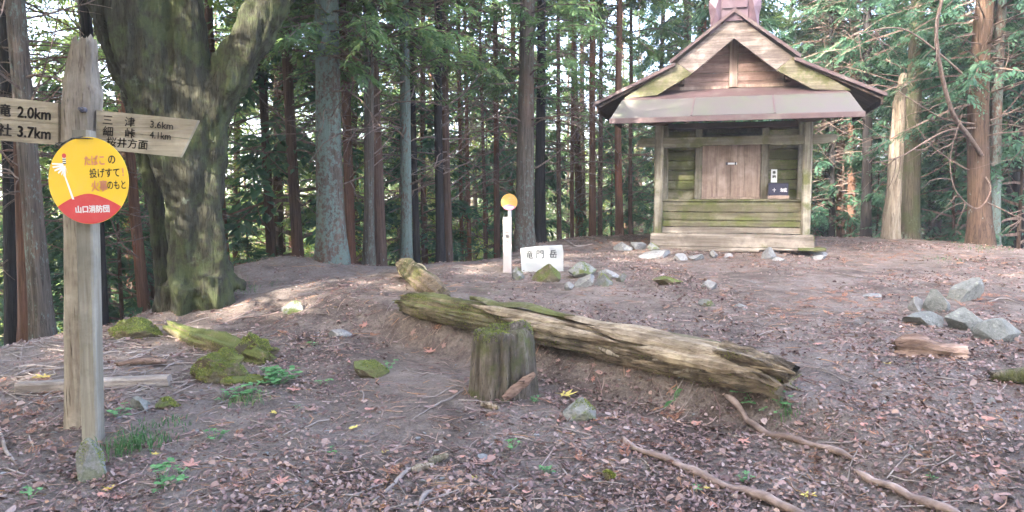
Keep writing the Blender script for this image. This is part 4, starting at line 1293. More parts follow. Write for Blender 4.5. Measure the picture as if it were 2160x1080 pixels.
for t in (0.16, 0.42):
    c = g0.lerp(g1, t); d = (g1 - g0).normalized(); s = d.cross(Vector((0, 0, 1))).normalized()
    cz = h(c.x, c.y) + 0.095
    ring_ = [Vector((c.x, c.y, cz)) + s * (0.104 * math.cos(a)) + Vector((0, 0, 1)) * (0.104 * math.sin(a)) for a in [i * math.pi / 9 for i in range(-4, 15)]]
    mb = MB(); tube(mb, ring_, [0.008] * len(ring_), 5); part('cord', mb, M['cord'], fl)
mg = G(346, 712); mg2 = G(570, 768)
ml = log_mb([(mg.x, mg.y + .1, h(mg.x, mg.y) + .07, .055), (mg.x * .65 + mg2.x * .35, mg.y * .65 + mg2.y * .35, mg.z * .65 + mg2.z * .35 + .05, .075), (mg.x * .3 + mg2.x * .7, mg.y * .3 + mg2.y * .7, mg.z * .3 + mg2.z * .7 + .03, .085), (mg2.x, mg2.y, mg2.z + .01, .06)], 40, 14, 0.32, 12)
single('mossy_log', ml, M['moss'], mg, 'rotten log under bright moss running behind the large moss mound', 'log', smooth=True)
rg1 = G(2088, 806); rg2 = G(2230, 815)
single('mossy_log', log_mb([gl(rg1, .03, .035), gl(rg1.lerp(rg2, .5), .05, .06), gl(rg2, .05, .06)], 20, 6, 0.2, 15), M['stump'], rg1, 'dark lichen spotted log cut by the right edge', 'log', smooth=True)

sb = G(1060, 848)
stp = empty('tree_stump', tuple(sb), 'weathered grooved stump with mossy top standing before the main log', 'stump')
mb = MB(); NR = 110; vs = []; prof = [(-.25, .25), (-.05, .235), (0.03, .222), (.12, .212), (.22, .205), (.32, .198), (.38, .19), (.415, .178), (.43, .155), (.425, .11), (.415, .05)]
sc_ = sb.y / 1600 * 74 / .215
for z, r in prof:
    for k in range(NR):
        a = 2 * math.pi * k / NR; c, s = math.cos(a), math.sin(a)
        gr = noise.noise((c * 6.5 + 9, s * 6.5, z * 0.8)); g2_ = noise.noise((c * 11, s * 11, z * 1.2))
        f = 1 + 0.05 * noise.noise((c * 1.3, s * 1.3, 4)) - 0.17 * max(0, gr) * (r > .12) + 0.05 * g2_ + 0.03 * noise.noise((c * 22, s * 22, z * 4))
        zz = z + (0.03 * noise.noise((c * 1.2, s * 1.2, 2)) + 0.022 * g2_ if z > .3 else 0) + (0.05 * c if z > .35 else 0) * 0.3
        vs.append((sb.x + c * r * f * sc_, sb.y + .2 + s * r * f * sc_, sb.z + zz * sc_))
fs = []
for i in range(len(prof) - 1):
    for k in range(NR):
        j = (k + 1) % NR
        fs.append((i * NR + k, i * NR + j, i * NR + NR + j, i * NR + NR + k))
fs.append(tuple(range((len(prof) - 1) * NR, len(prof) * NR)))
mb.add(vs, fs)
part('wood', mb, M['stump'], stp, True)
slab3(P(1062, 842, sb.y - .07), P(1128, 788, sb.y + .0), 0.032, 0.010, 'chunk', 'loose_bark', None, 1, 'torn slab of reddish bark leaning on the front of the stump', 'bark')

ca, cb = G(1886, 748), G(2040, 758)
single('rotten_wood', log_mb([gl(ca, .05, .035), gl(ca.lerp(cb, .25), .055, .06), gl(ca.lerp(cb, .6), .035, .045), gl(cb, .03, .04)], 18, 7, 0.5, 31), M['chunk'], ca, 'pinkish lump of rotten wood lying below the stone ring', 'wood', smooth=True)

def ground_tube(name, pts, r0, r1, mat, label, cat, sink=0.3, n=7, seed=0, k=8, group=None):
    w = [G(x, y) for x, y in pts]
    sp_ = spline([(p.x, p.y, 0, r0 + (r1 - r0) * i / (len(w) - 1)) for i, p in enumerate(w)], k)
    mb2 = MB(); rr = [s[3] * (1 + .35 * noise.noise((i * .16, seed, 0))) * (1 - .75 * max(0, 1 - min(i, len(sp_) - 1 - i) / 5)) for i, s in enumerate(sp_)]
    pp = [Vector((s[0], s[1], h(s[0], s[1]) + rr[i] * (1 - 2 * sink) + (0.006 + r0 * .45) * noise.noise((i * .13, seed, 4)))) for i, s in enumerate(sp_)]
    tube(mb2, pp, rr, n, 0, True, lambda i, a, p: 1 + .15 * noise.noise((i * .5, a, seed)))
    return single(name, mb2, M[mat], pp[0], label, cat, group, smooth=True)
ground_tube('root', [(1312, 925), (1345, 955), (1420, 985), (1500, 1020), (1580, 1050), (1690, 1095), (1780, 1130)], .017, .022, 'root', 'long bare root crossing the bottom of the picture from below the log', 'root', .05)
ground_tube('root', [(1528, 842), (1560, 875), (1610, 915), (1680, 935), (1750, 955), (1815, 978)], .020, .016, 'root', 'mossy bare root running right from the broken end of the log', 'root', .15)
ground_tube('root', [(1800, 998), (1850, 1025), (1910, 1050), (1990, 1085), (2060, 1120)], .018, .022, 'root', 'bare root entering the lower right corner', 'root', .05)
ground_tube('root', [(640, 650), (560, 668), (480, 682), (424, 692)], .012, .008, 'root', 'pale root running across the path above the mossy log', 'root')
ground_tube('root', [(380, 645), (400, 612), (440, 590), (462, 585)], .012, .009, 'stick', 'pale bent branch lying at the foot of the forked tree', 'branch', 0)
STK = [((984, 822), (930, 850), (866, 893), .009, 'straight grey stick pointing at the stump from the left'), ((884, 985), (830, 1030), (765, 1085), .012, 'pale stick lying diagonally in the lower middle'),
       ((975, 962), (1010, 980), (1075, 1005), .007, 'dark thin stick lying below the stump'), ((0, 905), (15, 960), (55, 1000), .012, 'curved dry stick in the lower left corner'),
       ((30, 870), (80, 850), (100, 835), .006, 'thin stick left of the signpost foot'), ((880, 1078), (900, 1050), (925, 1040), .014, 'short pale broken branch at the bottom edge'),
       ((300, 870), (370, 850), (420, 856), .006, 'thin twig between plank and signpost rock'), ((1350, 968), (1380, 1000), (1372, 1030), .006, 'thin curved twig beside the long root'),
       ((640, 600), (600, 606), (560, 612), .008, 'thin stick in the sunny strip below the crest'), ((1840, 965), (1930, 972), (2010, 966), .006, 'long thin twig on the ground at the right'),
       ((1760, 575), (1800, 584), (1830, 586), .008, 'dark twig on the ground right of the shrine'), ((220, 820), (240, 790), (248, 770), .008, 'short stick standing against the plank'),
       ((0, 990), (60, 1010), (110, 1040), .008, 'stick near the bottom left corner'), ((1190, 505), (1212, 520), (1250, 516), .018, 'dark branch lying behind the name stone')]
STK += [((0, 790), (60, 775), (140, 780), .012, 'bent stick near the left edge above the plank'), ((230, 745), (290, 735), (345, 742), .010, 'stick lying between the crest and the rotten orange branch'),
        ((10, 815), (70, 800), (120, 812), .009, 'thin stick just behind the left end of the plank'), ((330, 790), (370, 770), (392, 762), .009, 'short stick leaning on the large moss mound'),
        ((240, 700), (330, 712), (360, 704), .010, 'stick in the sun below the moss strip on the crest'), ((600, 700), (560, 715), (500, 702), .007, 'thin twig right of the mossy log'),
        ((1885, 665), (1850, 672), (1820, 668), .006, 'thin twig left of the stone ring'), ((2080, 640), (2120, 632), (2155, 640), .010, 'dark stick behind the stone ring at the right edge'),
        ((700, 1040), (740, 1052), (800, 1048), .006, 'thin dark twig at the bottom left of centre'), ((1180, 985), (1200, 1010), (1240, 1030), .006, 'thin twig beside the bottom centre weed'),
        ((450, 960), (500, 975), (560, 968), .006, 'thin twig below the sparse weeds at the lower left'), ((1690, 1005), (1740, 1012), (1790, 1030), .006, 'thin twig between the two long roots')]
for i, (a, b, c, r, lab) in enumerate(STK):
    ground_tube('stick', [a, b, c], r, r * .7, 'stick', lab, 'stick', 0.05, 6, i, 6)
for i, (a, b) in enumerate((((868, 1000), (915, 992)), ((905, 985), (945, 975)), ((1015, 862), (1052, 872)))):
    p, q = G(*a), G(*b)
    slab3(p + Vector((0, 0, .02)), q + Vector((0, 0, .025)), .022, .008, 'snag', 'wood_chip', None, i + 4, ('pale wood chip low in the picture, left of its pair', 'pale wood chip low in the picture, right of its pair', 'small pale wood chip below the stump')[i], 'wood chip')

# plank lying by the signpost
pa, pb = G(28, 836), G(352, 820)
dv = (pb - pa); L_ = dv.length; an = math.atan2(dv.y, dv.x); sl = math.atan2(pb.z - pa.z, math.hypot(dv.x, dv.y))
pm = plank(0, L_, -.05, .05, 0.0, .075, 4)
Mx = Matrix.Translation(pa + Vector((0, .05, -.005))) @ Matrix.Rotation(an, 4, 'Z') @ Matrix.Rotation(-sl, 4, 'Y')
pm.v = [tuple(Mx @ Vector(v)) for v in pm.v]
single('plank', pm, M['ground_plank'], pa, 'long grey plank lying on the ground behind the signpost foot', 'plank')
pa, pb = G(245, 778), G(350, 770)
single('dead_branch', log_mb([gl(pa, .02, .018), gl(pa.lerp(pb, .5), .03, .024), gl(pb, .02, .018)], 10, 5, .3, 41), M['chunk'], pa, 'rotten orange brown branch lying behind the plank', 'branch', smooth=True)

# live moss standing off the surfaces it grows on
def moss_fuzz(o, n, seed, zmin=0.15, size=.008, keep=None, thr=0.0):
    rr = random.Random(seed); me = o.data; me.calc_loop_triangles()
    tris = [t for t in me.loop_triangles if t.normal.z > zmin]
    if not tris: return
    cum = []; s = 0
    for t in tris: s += t.area; cum.append(s)
    import bisect
    m2 = MB(); k = 0; tries_ = 0
    while k < n and tries_ < n * 6:
        tries_ += 1
        t = tris[min(len(tris) - 1, bisect.bisect(cum, rr.random() * s))]
        a, b, c = [me.vertices[i].co for i in t.vertices]
        u, v = rr.random(), rr.random()
        if u + v > 1: u, v = 1 - u, 1 - v
        p = a + (b - a) * u + (c - a) * v
        if noise.noise(p * 4.5 + Vector((seed, 0, 0))) + 0.5 * noise.noise(p * 13) < thr: continue
        if keep and not keep(p, rr): continue
        k += 1
        nn = (t.normal + Vector((rr.uniform(-1, 1), rr.uniform(-1, 1), rr.uniform(-.4, .8))) * .8).normalized()
        w = nn.cross(Vector((rr.uniform(-1, 1), rr.uniform(-1, 1), rr.uniform(-1, 1)))).normalized()
        L = size * rr.uniform(.6, 1.8)
        p0 = p - t.normal * .002
        m2.add([tuple(p0 - w * L * .35), tuple(p0 + w * L * .35), tuple(p0 + nn * L)], [(0, 1, 2)])
    c = link('moss', m2.mesh('moss', M['moss_leaf']), o)
    c['kind'] = 'stuff'
M['moss_leaf'] = mat_leaf('moss leaves', [(0.25, (0.07, 0.095, 0.018)), (0.5, (0.17, 0.20, 0.04)), (0.8, (0.32, 0.33, 0.08))], 0.25, (0.2, 0.26, 0.05), 5.0)
for o in list(COL.objects):
    if o.name.startswith('mossy_mound'): moss_fuzz(o, 5000, 3, -.1, .009, None, -.25)
    elif o.name.startswith('mossy_log') and 'bright moss' in o['label']: moss_fuzz(o, 3500, 4, -.1, .009, None, -.25)
    elif o.name.startswith('rock') and o.data.materials[0] == M['moss']: moss_fuzz(o, 900, 5, 0, .008, None, -.1)
    elif o.name.startswith('rock') and o.data.materials[0] == M['rock_moss']: moss_fuzz(o, 350, 5, 0.2, .007, None, .12)
    elif o.parent == main and o.name.startswith('trunk'):
        moss_fuzz(o, 14000, 6, -.05, .009, lambda p, rr: rr.random() < 1.15 - .8 * sstep(.7, 1.6, p.x), -.2)
    elif o.parent == main and o.name.startswith('torn_end'): moss_fuzz(o, 1800, 7, -.1, .01, None, .0)
    elif o.parent == fl and o.name.startswith('trunk'): moss_fuzz(o, 1500, 8, .1, .01, lambda p, rr: p.y < -.7, -.2)
    elif o.parent == stp: moss_fuzz(o, 2600, 9, .25, .009, None, -.15)
# ------------------------------------------------------------ the shrine
sh0 = G(1539, 527)
PHI = math.atan2(sh0.x, sh0.y)
shz = sh0.z - 0.01
sh = empty('shrine', (sh0.x, sh0.y, shz), 'small weathered wooden shrine under a brown sheet metal gable roof with a front canopy', 'shrine', rz=-PHI)
KS = math.hypot(sh0.x, sh0.y) / 12.18       # the sizes below were read at 12.18 m
sh.scale = (KS, KS, KS)
def sp_part(name, mb2, mat, parent=None, smooth=False):
    return link(name, mb2.mesh(name, M[mat] if isinstance(mat, str) else mat, smooth), parent or sh)
sd = 100
def pk(name, mat, x0, x1, y0, y1, z0, z1, axis='x', parent=None, wob=0.004, n=8):
    global sd
    sd += 1
    return sp_part(name, plank(x0, x1, y0, y1, z0, z1, sd, wob, n, axis), mat, parent)
# base
pk('sill_beam', 'wood_x', -1.19, 1.20, -0.15, 0.03, 0.035, 0.255, wob=.008)
pk('ground_board', 'wood_x', -0.74, 0.42, -0.30, -0.17, 0.0, 0.03)
pk('ground_board', 'wood_x', -1.05, 1.05, -0.20, -0.13, 0.022, 0.05)
pk('ground_board', 'moss_x', 0.98, 1.36, -0.26, -0.02, 0.02, 0.07)
pk('side_sill', 'wood_z', 1.08, 1.22, 0.0, 2.2, 0.0, 0.25, 'y')
pk('side_sill', 'wood_z', -1.22, -1.08, 0.035, 2.2, 0.0, 0.25, 'y')
for x in (-1.10, 1.09):
    pk('front_post', 'wood_z', x - .065, x + .065, -0.05, 0.08, 0.257, 1.93, 'z', wob=.005)
# stepped boards between the posts
for k, (z0, z1, y) in enumerate(((0.258, 0.352, 0.045), (0.362, 0.452, 0.056), (0.463, 0.582, 0.064), (0.594, 0.755, 0.074))):
    pk('riser_board', 'wood_x' if k == 0 else 'moss_x', -1.04, 1.035, y, y + .035, z0, z1, wob=.006)
for k in range(3):
    pk('floor_board', 'moss_x', -1.06, 1.06, 0.045 + .13 * k, .172 + .13 * k, 0.757, 0.785)
# front wall
for s in (-1, 1):
    zz = 0.787
    for k in range(7):
        z1 = zz + .145
        pk('wall_board', 'moss_x', *((-1.0, -.565) if s < 0 else (.565, 1.0)), 0.43 + .004 * (k % 2), .455 + .004 * (k % 2), zz, z1, n=5, wob=.005)
        zz = z1 + .012
    pk('door_post', 'wood_z', *((-.565, -.455) if s < 0 else (.445, .56)), 0.38, .46, 0.787, 1.90, 'z')
    pk('corner_post', 'wood_z', *((-1.075, -.985) if s < 0 else (.985, 1.075)), 0.37, .47, 0.757, 1.95, 'z')
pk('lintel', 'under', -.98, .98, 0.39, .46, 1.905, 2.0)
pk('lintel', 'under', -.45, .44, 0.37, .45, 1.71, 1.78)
pk('threshold', 'door_z', -.45, .44, 0.36, .45, 0.787, .825)
dr = None
for x0, x1 in ((-.448, -.012), (-.006, .438)):
    leaf = link('door', None, sh)
    xm = x0 + (x1 - x0) * (.52 if x0 < -.1 else .46)
    pk('door_board', 'door_z', x0, xm - .002, .40, .425, .828, 1.705, 'z', leaf, .002)
    pk('door_board', 'door_z', xm + .002, x1, .401, .426, .828, 1.705, 'z', leaf, .002)
    dr = leaf
mb = MB(); box(mb, -.075, .085, .385, .398, 1.335, 1.365, bev=.003); sp_part('latch', mb, 'bright_metal')
mb = MB(); box(mb, -.085, -.055, .380, .399, 1.328, 1.372, bev=.003); box(mb, .05, .07, .382, .399, 1.325, 1.375, bev=.003); sp_part('latch_bracket', mb, 'bolt')
# side and back walls
for s in (-1, 1):
    zz = .26
    for k in range(12):
        xx = (-1.045, -1.02) if s < 0 else (1.02, 1.045)
        pk('side_board', 'side_y', *xx, .47, 2.15, zz, zz + .15, 'y', n=4)
        zz += .156
    pk('rear_post', 'wood_z', *((-1.1, -.99) if s < 0 else (.99, 1.1)), 2.15, 2.26, 0.0, 2.1, 'z')
for k in range(12):
    pk('rear_board', 'side_y', -.99, .99, 2.18, 2.2, .26 + .156 * k, .41 + .156 * k, 'x', n=4)
# tie beam with shaped ends, seated in the posts
def beam_outline(x0, x1, z0, z1):
    return [(x0, z0 + .05), (x0 + .05, z0 + .015), (-1.19, z0), (-1.04, z0), (-.98, z0 - .012), (-.5, z0 - .016), (-.42, z0 + .012), (.55, z0 + .02), (.62, z0 + .0), (1.03, z0 + .004), (1.3, z0 + .01), (x1 - .08, z0 + .03), (x1, z1 - .05),
            (x1 - .03, z1), (.5, z1 + .004), (-.3, z1 - .004), (x0 + .06, z1), (x0 + .01, z1 - .03)]
mb = MB(); prism(mb, beam_outline(-1.43, 1.50, 1.60, 1.745), -0.035, 0.045); sp_part('tie_beam', mb, 'beam_x')
# brackets, plate, under-canopy timbers
for x in (-1.11, 1.105):
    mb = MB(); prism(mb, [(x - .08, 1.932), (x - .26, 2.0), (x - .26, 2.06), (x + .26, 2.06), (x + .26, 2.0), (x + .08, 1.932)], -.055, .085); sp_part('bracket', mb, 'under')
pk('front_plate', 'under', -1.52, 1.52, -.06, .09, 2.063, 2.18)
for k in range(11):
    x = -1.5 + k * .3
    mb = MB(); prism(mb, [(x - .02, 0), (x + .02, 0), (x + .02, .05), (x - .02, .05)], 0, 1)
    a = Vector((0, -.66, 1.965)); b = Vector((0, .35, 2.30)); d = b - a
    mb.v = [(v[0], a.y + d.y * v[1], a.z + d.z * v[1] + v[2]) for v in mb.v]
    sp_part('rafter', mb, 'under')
# canopy: steep lower sheet and flatter upper sheet
def sheet(name, mat, pts, th=.022, parent=None, seams=0):
    mb2 = MB()
    a, b, c, d = [Vector(p) for p in pts]
    n_ = (b - a).cross(d - a).normalized()
    if n_.z < 0: n_ = -n_
    mb2.add([tuple(p) for p in (a, b, c, d)] + [tuple(p - n_ * th) for p in (a, b, c, d)], [(0, 1, 2, 3), (7, 6, 5, 4), (0, 4, 5, 1), (1, 5, 6, 2), (2, 6, 7, 3), (3, 7, 4, 0)])
    o = sp_part(name, mb2, mat, parent)
    return o
can = link('canopy', None, sh)
XL = [(-1.76, -.70), (-.58, -.70), (.58, -.70), (1.74, -.70)]; XU = [-1.64, -.55, .56, 1.60]
for i in range(3):
    e = .004 * (i % 2)
    sheet('roof_sheet', 'canopy_sheet', [(XL[i][0], -.70, 2.0 + e), (XL[i + 1][0] - .004, -.70, 2.0 + e), (XU[i + 1] - .004, -.36, 2.30 + e), (XU[i], -.36, 2.30 + e)], .02, can)
for xs0, xs1 in ((-.58, -.55), (.58, .56)):
    sheet('seam', 'metal_roof', [(xs0 - .012, -.703, 2.012), (xs0 + .012, -.703, 2.012), (xs1 + .012, -.36, 2.316), (xs1 - .012, -.36, 2.316)], .012, can)
sheet('roof_sheet', 'metal_roof', [(-1.64, -.358, 2.301), (1.60, -.358, 2.301), (1.40, .12, 2.50), (-1.40, .12, 2.50)], .02, can)
pk('fascia', 'metal_roof', -1.77, 1.75, -.735, -.703, 1.915, 1.995, parent=can, wob=.002)
for s in (-1, 1):                       # end boards closing the canopy
    xx = -1.73 if s < 0 else 1.69
    mb = MB(); box(mb, 0, 1, 0, 1, 0, 1)
    mb = MB(); x2 = -1.58 if s < 0 else 1.55
    mb.add([(xx, -.70, 1.93), (xx + .02, -.70, 1.93), (xx + .02, -.70, 1.98), (xx, -.70, 1.98), (x2, .05, 2.15), (x2 + .02, .05, 2.15), (x2 + .02, .05, 2.36), (x2, .05, 2.36)],
           [(0, 1, 2, 3), (4, 7, 6, 5), (0, 4, 5, 1), (1, 5, 6, 2), (2, 6, 7, 3), (3, 7, 4, 0)])
    sp_part('end_board', mb, 'under', can)
# main roof
FR, BK = -.30, 2.45
PEAK = (0.0, 3.58); KINK = (.92, 2.87); TIP = (2.08, 2.27)
for s in (-1, 1):
    slope = link('roof_slope', None, sh)
    ny = 6
    for i in range(ny):
        y0 = FR + (BK - FR) * i / ny; y1 = FR + (BK - FR) * (i + 1) / ny - .006
        e = .006 * (i % 2)
        sheet('roof_sheet', 'metal_roof', [(0, y0, PEAK[1] + e), (0, y1, PEAK[1] + e), (s * KINK[0], y1, KINK[1] + e), (s * KINK[0], y0, KINK[1] + e)], .03, slope)
        sheet('roof_sheet', 'metal_roof', [(s * (KINK[0] - .06), y0, KINK[1] - .045 + e), (s * (KINK[0] - .06), y1, KINK[1] - .045 + e), (s * TIP[0], y1, TIP[1] + e), (s * TIP[0], y0, TIP[1] + e)], .03, slope)
    # edge trim standing proud along the verge
    for (a, b, th) in (((0, PEAK[1] + .012), (s * (KINK[0] + .01), KINK[1] + .012), .055), ((s * (KINK[0] - .07), KINK[1] - .02), (s * (TIP[0] + .01), TIP[1] + .014), .05)):
        mb = MB(); prism(mb, [(a[0], a[1]), (b[0], b[1]), (b[0], b[1] - th), (a[0], a[1] - th)], FR - .03, FR - .002); sp_part('verge_trim', mb, 'metal_roof' , slope)
    # soffit boards under the lower roof
    for i in range(5):
        y0 = FR + .02 + .53 * i
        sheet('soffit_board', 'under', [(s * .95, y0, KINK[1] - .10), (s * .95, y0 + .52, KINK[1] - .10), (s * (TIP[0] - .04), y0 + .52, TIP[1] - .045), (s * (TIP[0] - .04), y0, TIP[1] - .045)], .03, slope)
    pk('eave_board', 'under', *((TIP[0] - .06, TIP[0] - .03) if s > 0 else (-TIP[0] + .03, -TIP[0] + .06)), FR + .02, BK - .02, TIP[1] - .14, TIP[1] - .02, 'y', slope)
    # barge board: upper plain plank and lower mossy plank meeting at the bend
    up = [(0, 3.52), (s * .83, 2.86), (s * .60, 2.68), (0, 3.17)]
    lo = [(s * .833, 2.857), (s * 1.63, 2.345), (s * 1.12, 2.38), (s * .603, 2.677)]
    mb = MB(); prism(mb, up, -.25, -.205); sp_part('barge_board', mb, 'barge')
    mb = MB(); prism(mb, lo, -.247, -.20); sp_part('barge_board', mb, 'beam_x')
    # purlins that carry the roof out to the barge boards
    for (x, z) in ((.78, 2.60), (1.35, 2.36)):
        pk('purlin', 'under', s * x - .05, s * x + .05, -.19, 2.3, z - .06, z + .06, 'y')
pk('ridge_beam', 'under', -.05, .05, -.19, 2.3, 3.30, 3.42, 'y')
# gable wall
zz = 2.46; k = 0
while zz < 3.45:
    z1 = min(zz + .135, 3.50)
    def halfw(z): return max(0.02, min(1.3, (3.44 - z) / .83))
    w0, w1 = halfw(zz), halfw(z1)
    for s in (-1, 1):
        if w1 < .08 and k > 5: continue
        mb = MB(); prism(mb, [(s * .066, zz), (s * w0, zz), (s * max(w1, .07), z1 - .006), (s * .066, z1 - .006)], .10 + .004 * (k % 2), .125 + .004 * (k % 2)); sp_part('gable_board', mb, 'gable_x')
    zz = z1; k += 1
pk('gable_post', 'door_z', -.065, .062, .075, .13, 2.50, 3.40, 'z')
pk('gable_trim', 'door_z', -.80, -.067, .085, .11, 2.47, 2.53)
pk('gable_trim', 'door_z', .067, .80, .085, .11, 2.49, 2.54)
# ridge box and its flared end piece
rid = link('ridge_cap', None, sh)
pk('ridge_box', 'ridge_sheet', -.12, .12, FR + .1, BK, 3.60, 3.80, 'y', rid, .002)
mb = MB(); prism(mb, [(-.20, 3.80), (.20, 3.80), (.10, 3.87), (-.10, 3.87)], FR + .08, BK + .03); sp_part('ridge_lid', mb, 'ridge_sheet', rid)
orn = link('ridge_end', None, rid)
YF = FR + .015
mb = MB(); prism(mb, [(-.19, 3.42), (.19, 3.42), (.19, 3.95), (.14, 4.25), (-.14, 4.25), (-.19, 3.95)], YF, YF + .16); sp_part('centre_panel', mb, 'ridge_sheet', orn)
for s in (-1, 1):
    # folded wing: three facets meeting along raised creases
    A = [(s * .192, 3.36), (s * .35, 3.24), (s * .345, 3.50), (s * .375, 3.62), (s * .37, 3.73), (s * .27, 3.80), (s * .24, 3.92), (s * .192, 3.93)]
    mb = MB(); n_ = len(A)
    vs_ = [(x, YF + .02, z) for x, z in A] + [(x, YF + .14, z) for x, z in A] + [(s * .27, YF - .05, 3.60)]
    fs_ = [(i, (i + 1) % n_, 2 * n_) for i in range(n_)] + [(i, i + n_, (i + 1) % n_ + n_, (i + 1) % n_) for i in range(n_)] + [tuple(range(n_, 2 * n_))]
    mb.add(vs_, fs_); sp_part('wing', mb, 'ridge_sheet', orn)
    mb = MB(); prism(mb, [(s * .02, 3.60), (s * .17, 3.60), (s * .13, 3.92), (s * .02, 3.92)], YF - .03, YF - .002); sp_part('raised_panel', mb, 'ridge_sheet', orn)

# offering box, shelf and paper slip: things of their own
def shpt(x, y, z): return sh.matrix_basis @ Vector((x, y, z))
bpy.context.view_layer.update()
def sh_thing(name, mb2, mat, lx, ly, lz, label, cat):
    mb2.v = [(v[0] - lx, v[1] - ly, v[2] - lz) for v in mb2.v]
    o = link(name, mb2.mesh(name, M[mat]), None, shpt(lx, ly, lz)); o.rotation_euler = (0, 0, -PHI); o.scale = (KS, KS, KS)
    return tag(o, label, cat)
pk('box_shelf', 'door_z', .545, .855, .16, .40, .787, .842)
mb = MB(); box(mb, .555, .845, .17, .38, .843, 1.035, bev=.008)
ob = sh_thing('offering_box', mb, 'navy', .7, .27, .843, 'small dark navy offering box with white marks beside the shrine door', 'offering box')
for body, x, w in (('十', -.06, .05), ('城', .075, .10)):
    t_ = text_mb(body, w, .06, .03); t_.v = [(v[0] + x, -.1015, v[2] + .085) for v in t_.v]
    link('lettering', t_.mesh('lettering', M['white']), ob)
mb = MB(); box(mb, .60, .69, .418, .424, 1.05, 1.255)
ps = sh_thing('paper_slip', mb, 'white', .645, .42, 1.05, 'white paper slip with brush writing above the navy box', 'paper notice')
for body, z in (('奉', .155), ('納', .095)):
    t_ = text_mb(body, .05, .05, .04); t_.v = [(v[0], -.0032, v[2] + z) for v in t_.v]
    link('lettering', t_.mesh('lettering', M['ink']), ps)

# ------------------------------------------------------------ leaf litter
rg = random.Random(77)
def in_view_xy(rg, y0, y1, pw=1.0):
    y = y0 + (y1 - y0) * rg.random() ** pw
    x = rg.uniform(-0.72, 0.72) * y + rg.uniform(-0.5, 0.5)
    return x, y
def gn(x, y):
    e = .04; z = h(x, y)
    return z, Vector((-(h(x + e, y) - z) / e, -(h(x, y + e) - z) / e, 1)).normalized()
mb = MB()
N_LEAF = 60000
cnt = 0
while cnt < N_LEAF:
    x, y = in_view_xy(rg, 2.4, 15.0, 1.25)
    dens = 0.42 + 1.3 * nz(x * .9, y * .9, 20) + 0.5 * nz(x * 3, y * 3, 5)
    if y > 6.5: dens *= 0.9
    if rg.random() > dens + 0.25 * (x > 0.5) * (y < 6) + 0.3 * (y < 4): continue
    cnt += 1
    z = h(x, y)
    s = rg.uniform(.004, .016) * (1 + (rg.random() < .06) * .7)
    a = rg.uniform(0, 6.28); c, sn = math.cos(a), math.sin(a)
    lift = rg.uniform(0, .012); ti = rg.uniform(-.5, .5) * s; tj = rg.uniform(-.6, .6) * s; fold = rg.uniform(-.3, .6) * s
    w = s * rg.uniform(.35, .7)
    loc = [(-s, 0, 0), (-s * .3, -w, fold), (s * .5, -w * .8, fold), (s, 0, 0), (s * .4, w * .9, fold), (-s * .4, w * .8, fold)]
    vs = []
    for (lx, ly, lz) in loc:
        zz = lz + lx / s * ti + ly / w * tj
        vs.append((x + lx * c - ly * sn, y + lx * sn + ly * c, z + .006 + lift + abs(ti) * .5 + zz))
    b = len(mb.v); mb.v += vs
    mb.f += [(b, b + 1, b + 2, b + 3), (b, b + 3, b + 4, b + 5)]; mb.m += [0, 0]
tag(link('leaf_litter', mb.mesh('leaf_litter', M['litter'])), kind='stuff')
# twigs and bark shreds
mb = MB()
for i in range(9000):
    x, y = in_view_xy(rg, 2.4, 14.0, 1.3)
    z = h(x, y) + rg.uniform(.002, .012)
    L = rg.uniform(.03, .16) * (1 + (rg.random() < .1)); a = rg.uniform(0, 6.28); w = rg.uniform(.0012, .0035)
    bend = rg.uniform(-.2, .2) * L
    dx, dy = math.cos(a), math.sin(a)
    pts = [Vector((x - dx * L / 2, y - dy * L / 2, 0)), Vector((x - dy * bend, y + dx * bend, 0)), Vector((x + dx * L / 2, y + dy * L / 2, 0))]
    for p in pts: p.z = h(p.x, p.y) + .004 + rg.uniform(0, .008)
    tube(mb, pts, [w, w, w * .6], 3, 0, False)
tag(link('twig_litter', mb.mesh('twig_litter', M['litter'])), kind='stuff')
# shed cedar fronds, rusty, in drifts
mb = MB(); vs = []; fs = []
def frond(x, y, L, wid, n_=9, lift=.012):
    z, nn = gn(x, y)
    a = rg.uniform(0, 6.28)
    d = Vector((math.cos(a), math.sin(a), 0)); d = (d - nn * d.dot(nn)).normalized()
    side = nn.cross(d)
    curve = rg.uniform(-.6, .6)
    o = Vector((x, y, z + lift))
    for i in range(n_):
        t = i / n_
        c = o + d * (L * t) + side * (curve * L * t * t)
        for sg in (-1, 1):
            ld = (d * .8 + side * sg * .6 + nn * rg.uniform(0, .3)).normalized()
            l = wid * (1.1 - .6 * t) * rg.uniform(.7, 1.3)
            w = side.cross(ld).normalized().cross(ld) * (l * .1)
            b = len(vs)
            vs.extend([tuple(c), tuple(c + ld * l * .5 + w), tuple(c + ld * l), tuple(c + ld * l * .5 - w)])
            fs.append((b, b + 1, b + 2, b + 3))
spots = [(1760, 630, 40), (1690, 655, 30), (1640, 660, 26), (1860, 645, 14), (1610, 555, 30), (1800, 545, 60), (1960, 545, 50), (2100, 550, 50), (1900, 590, 24), (2080, 630, 40), (2130, 730, 26), (1420, 560, 22), (1290, 945, 8),
         (60, 890, 26), (20, 840, 20), (1180, 900, 5), (880, 1010, 6), (1420, 895, 6), (2060, 690, 16), (2050, 660, 14), (480, 1010, 4), (900, 660, 10), (640, 700, 10), (1980, 520, 40), (1560, 550, 24), (1300, 510, 30), (1250, 520, 24), (740, 566, 8)]
for px, py, n_ in spots:
    g = G(px, py)
    sc = g.y / 6
    for i in range(n_):
        frond(g.x + rg.gauss(0, .28 * sc), g.y + rg.gauss(0, .25 * sc), rg.uniform(.08, .2), rg.uniform(.03, .05))
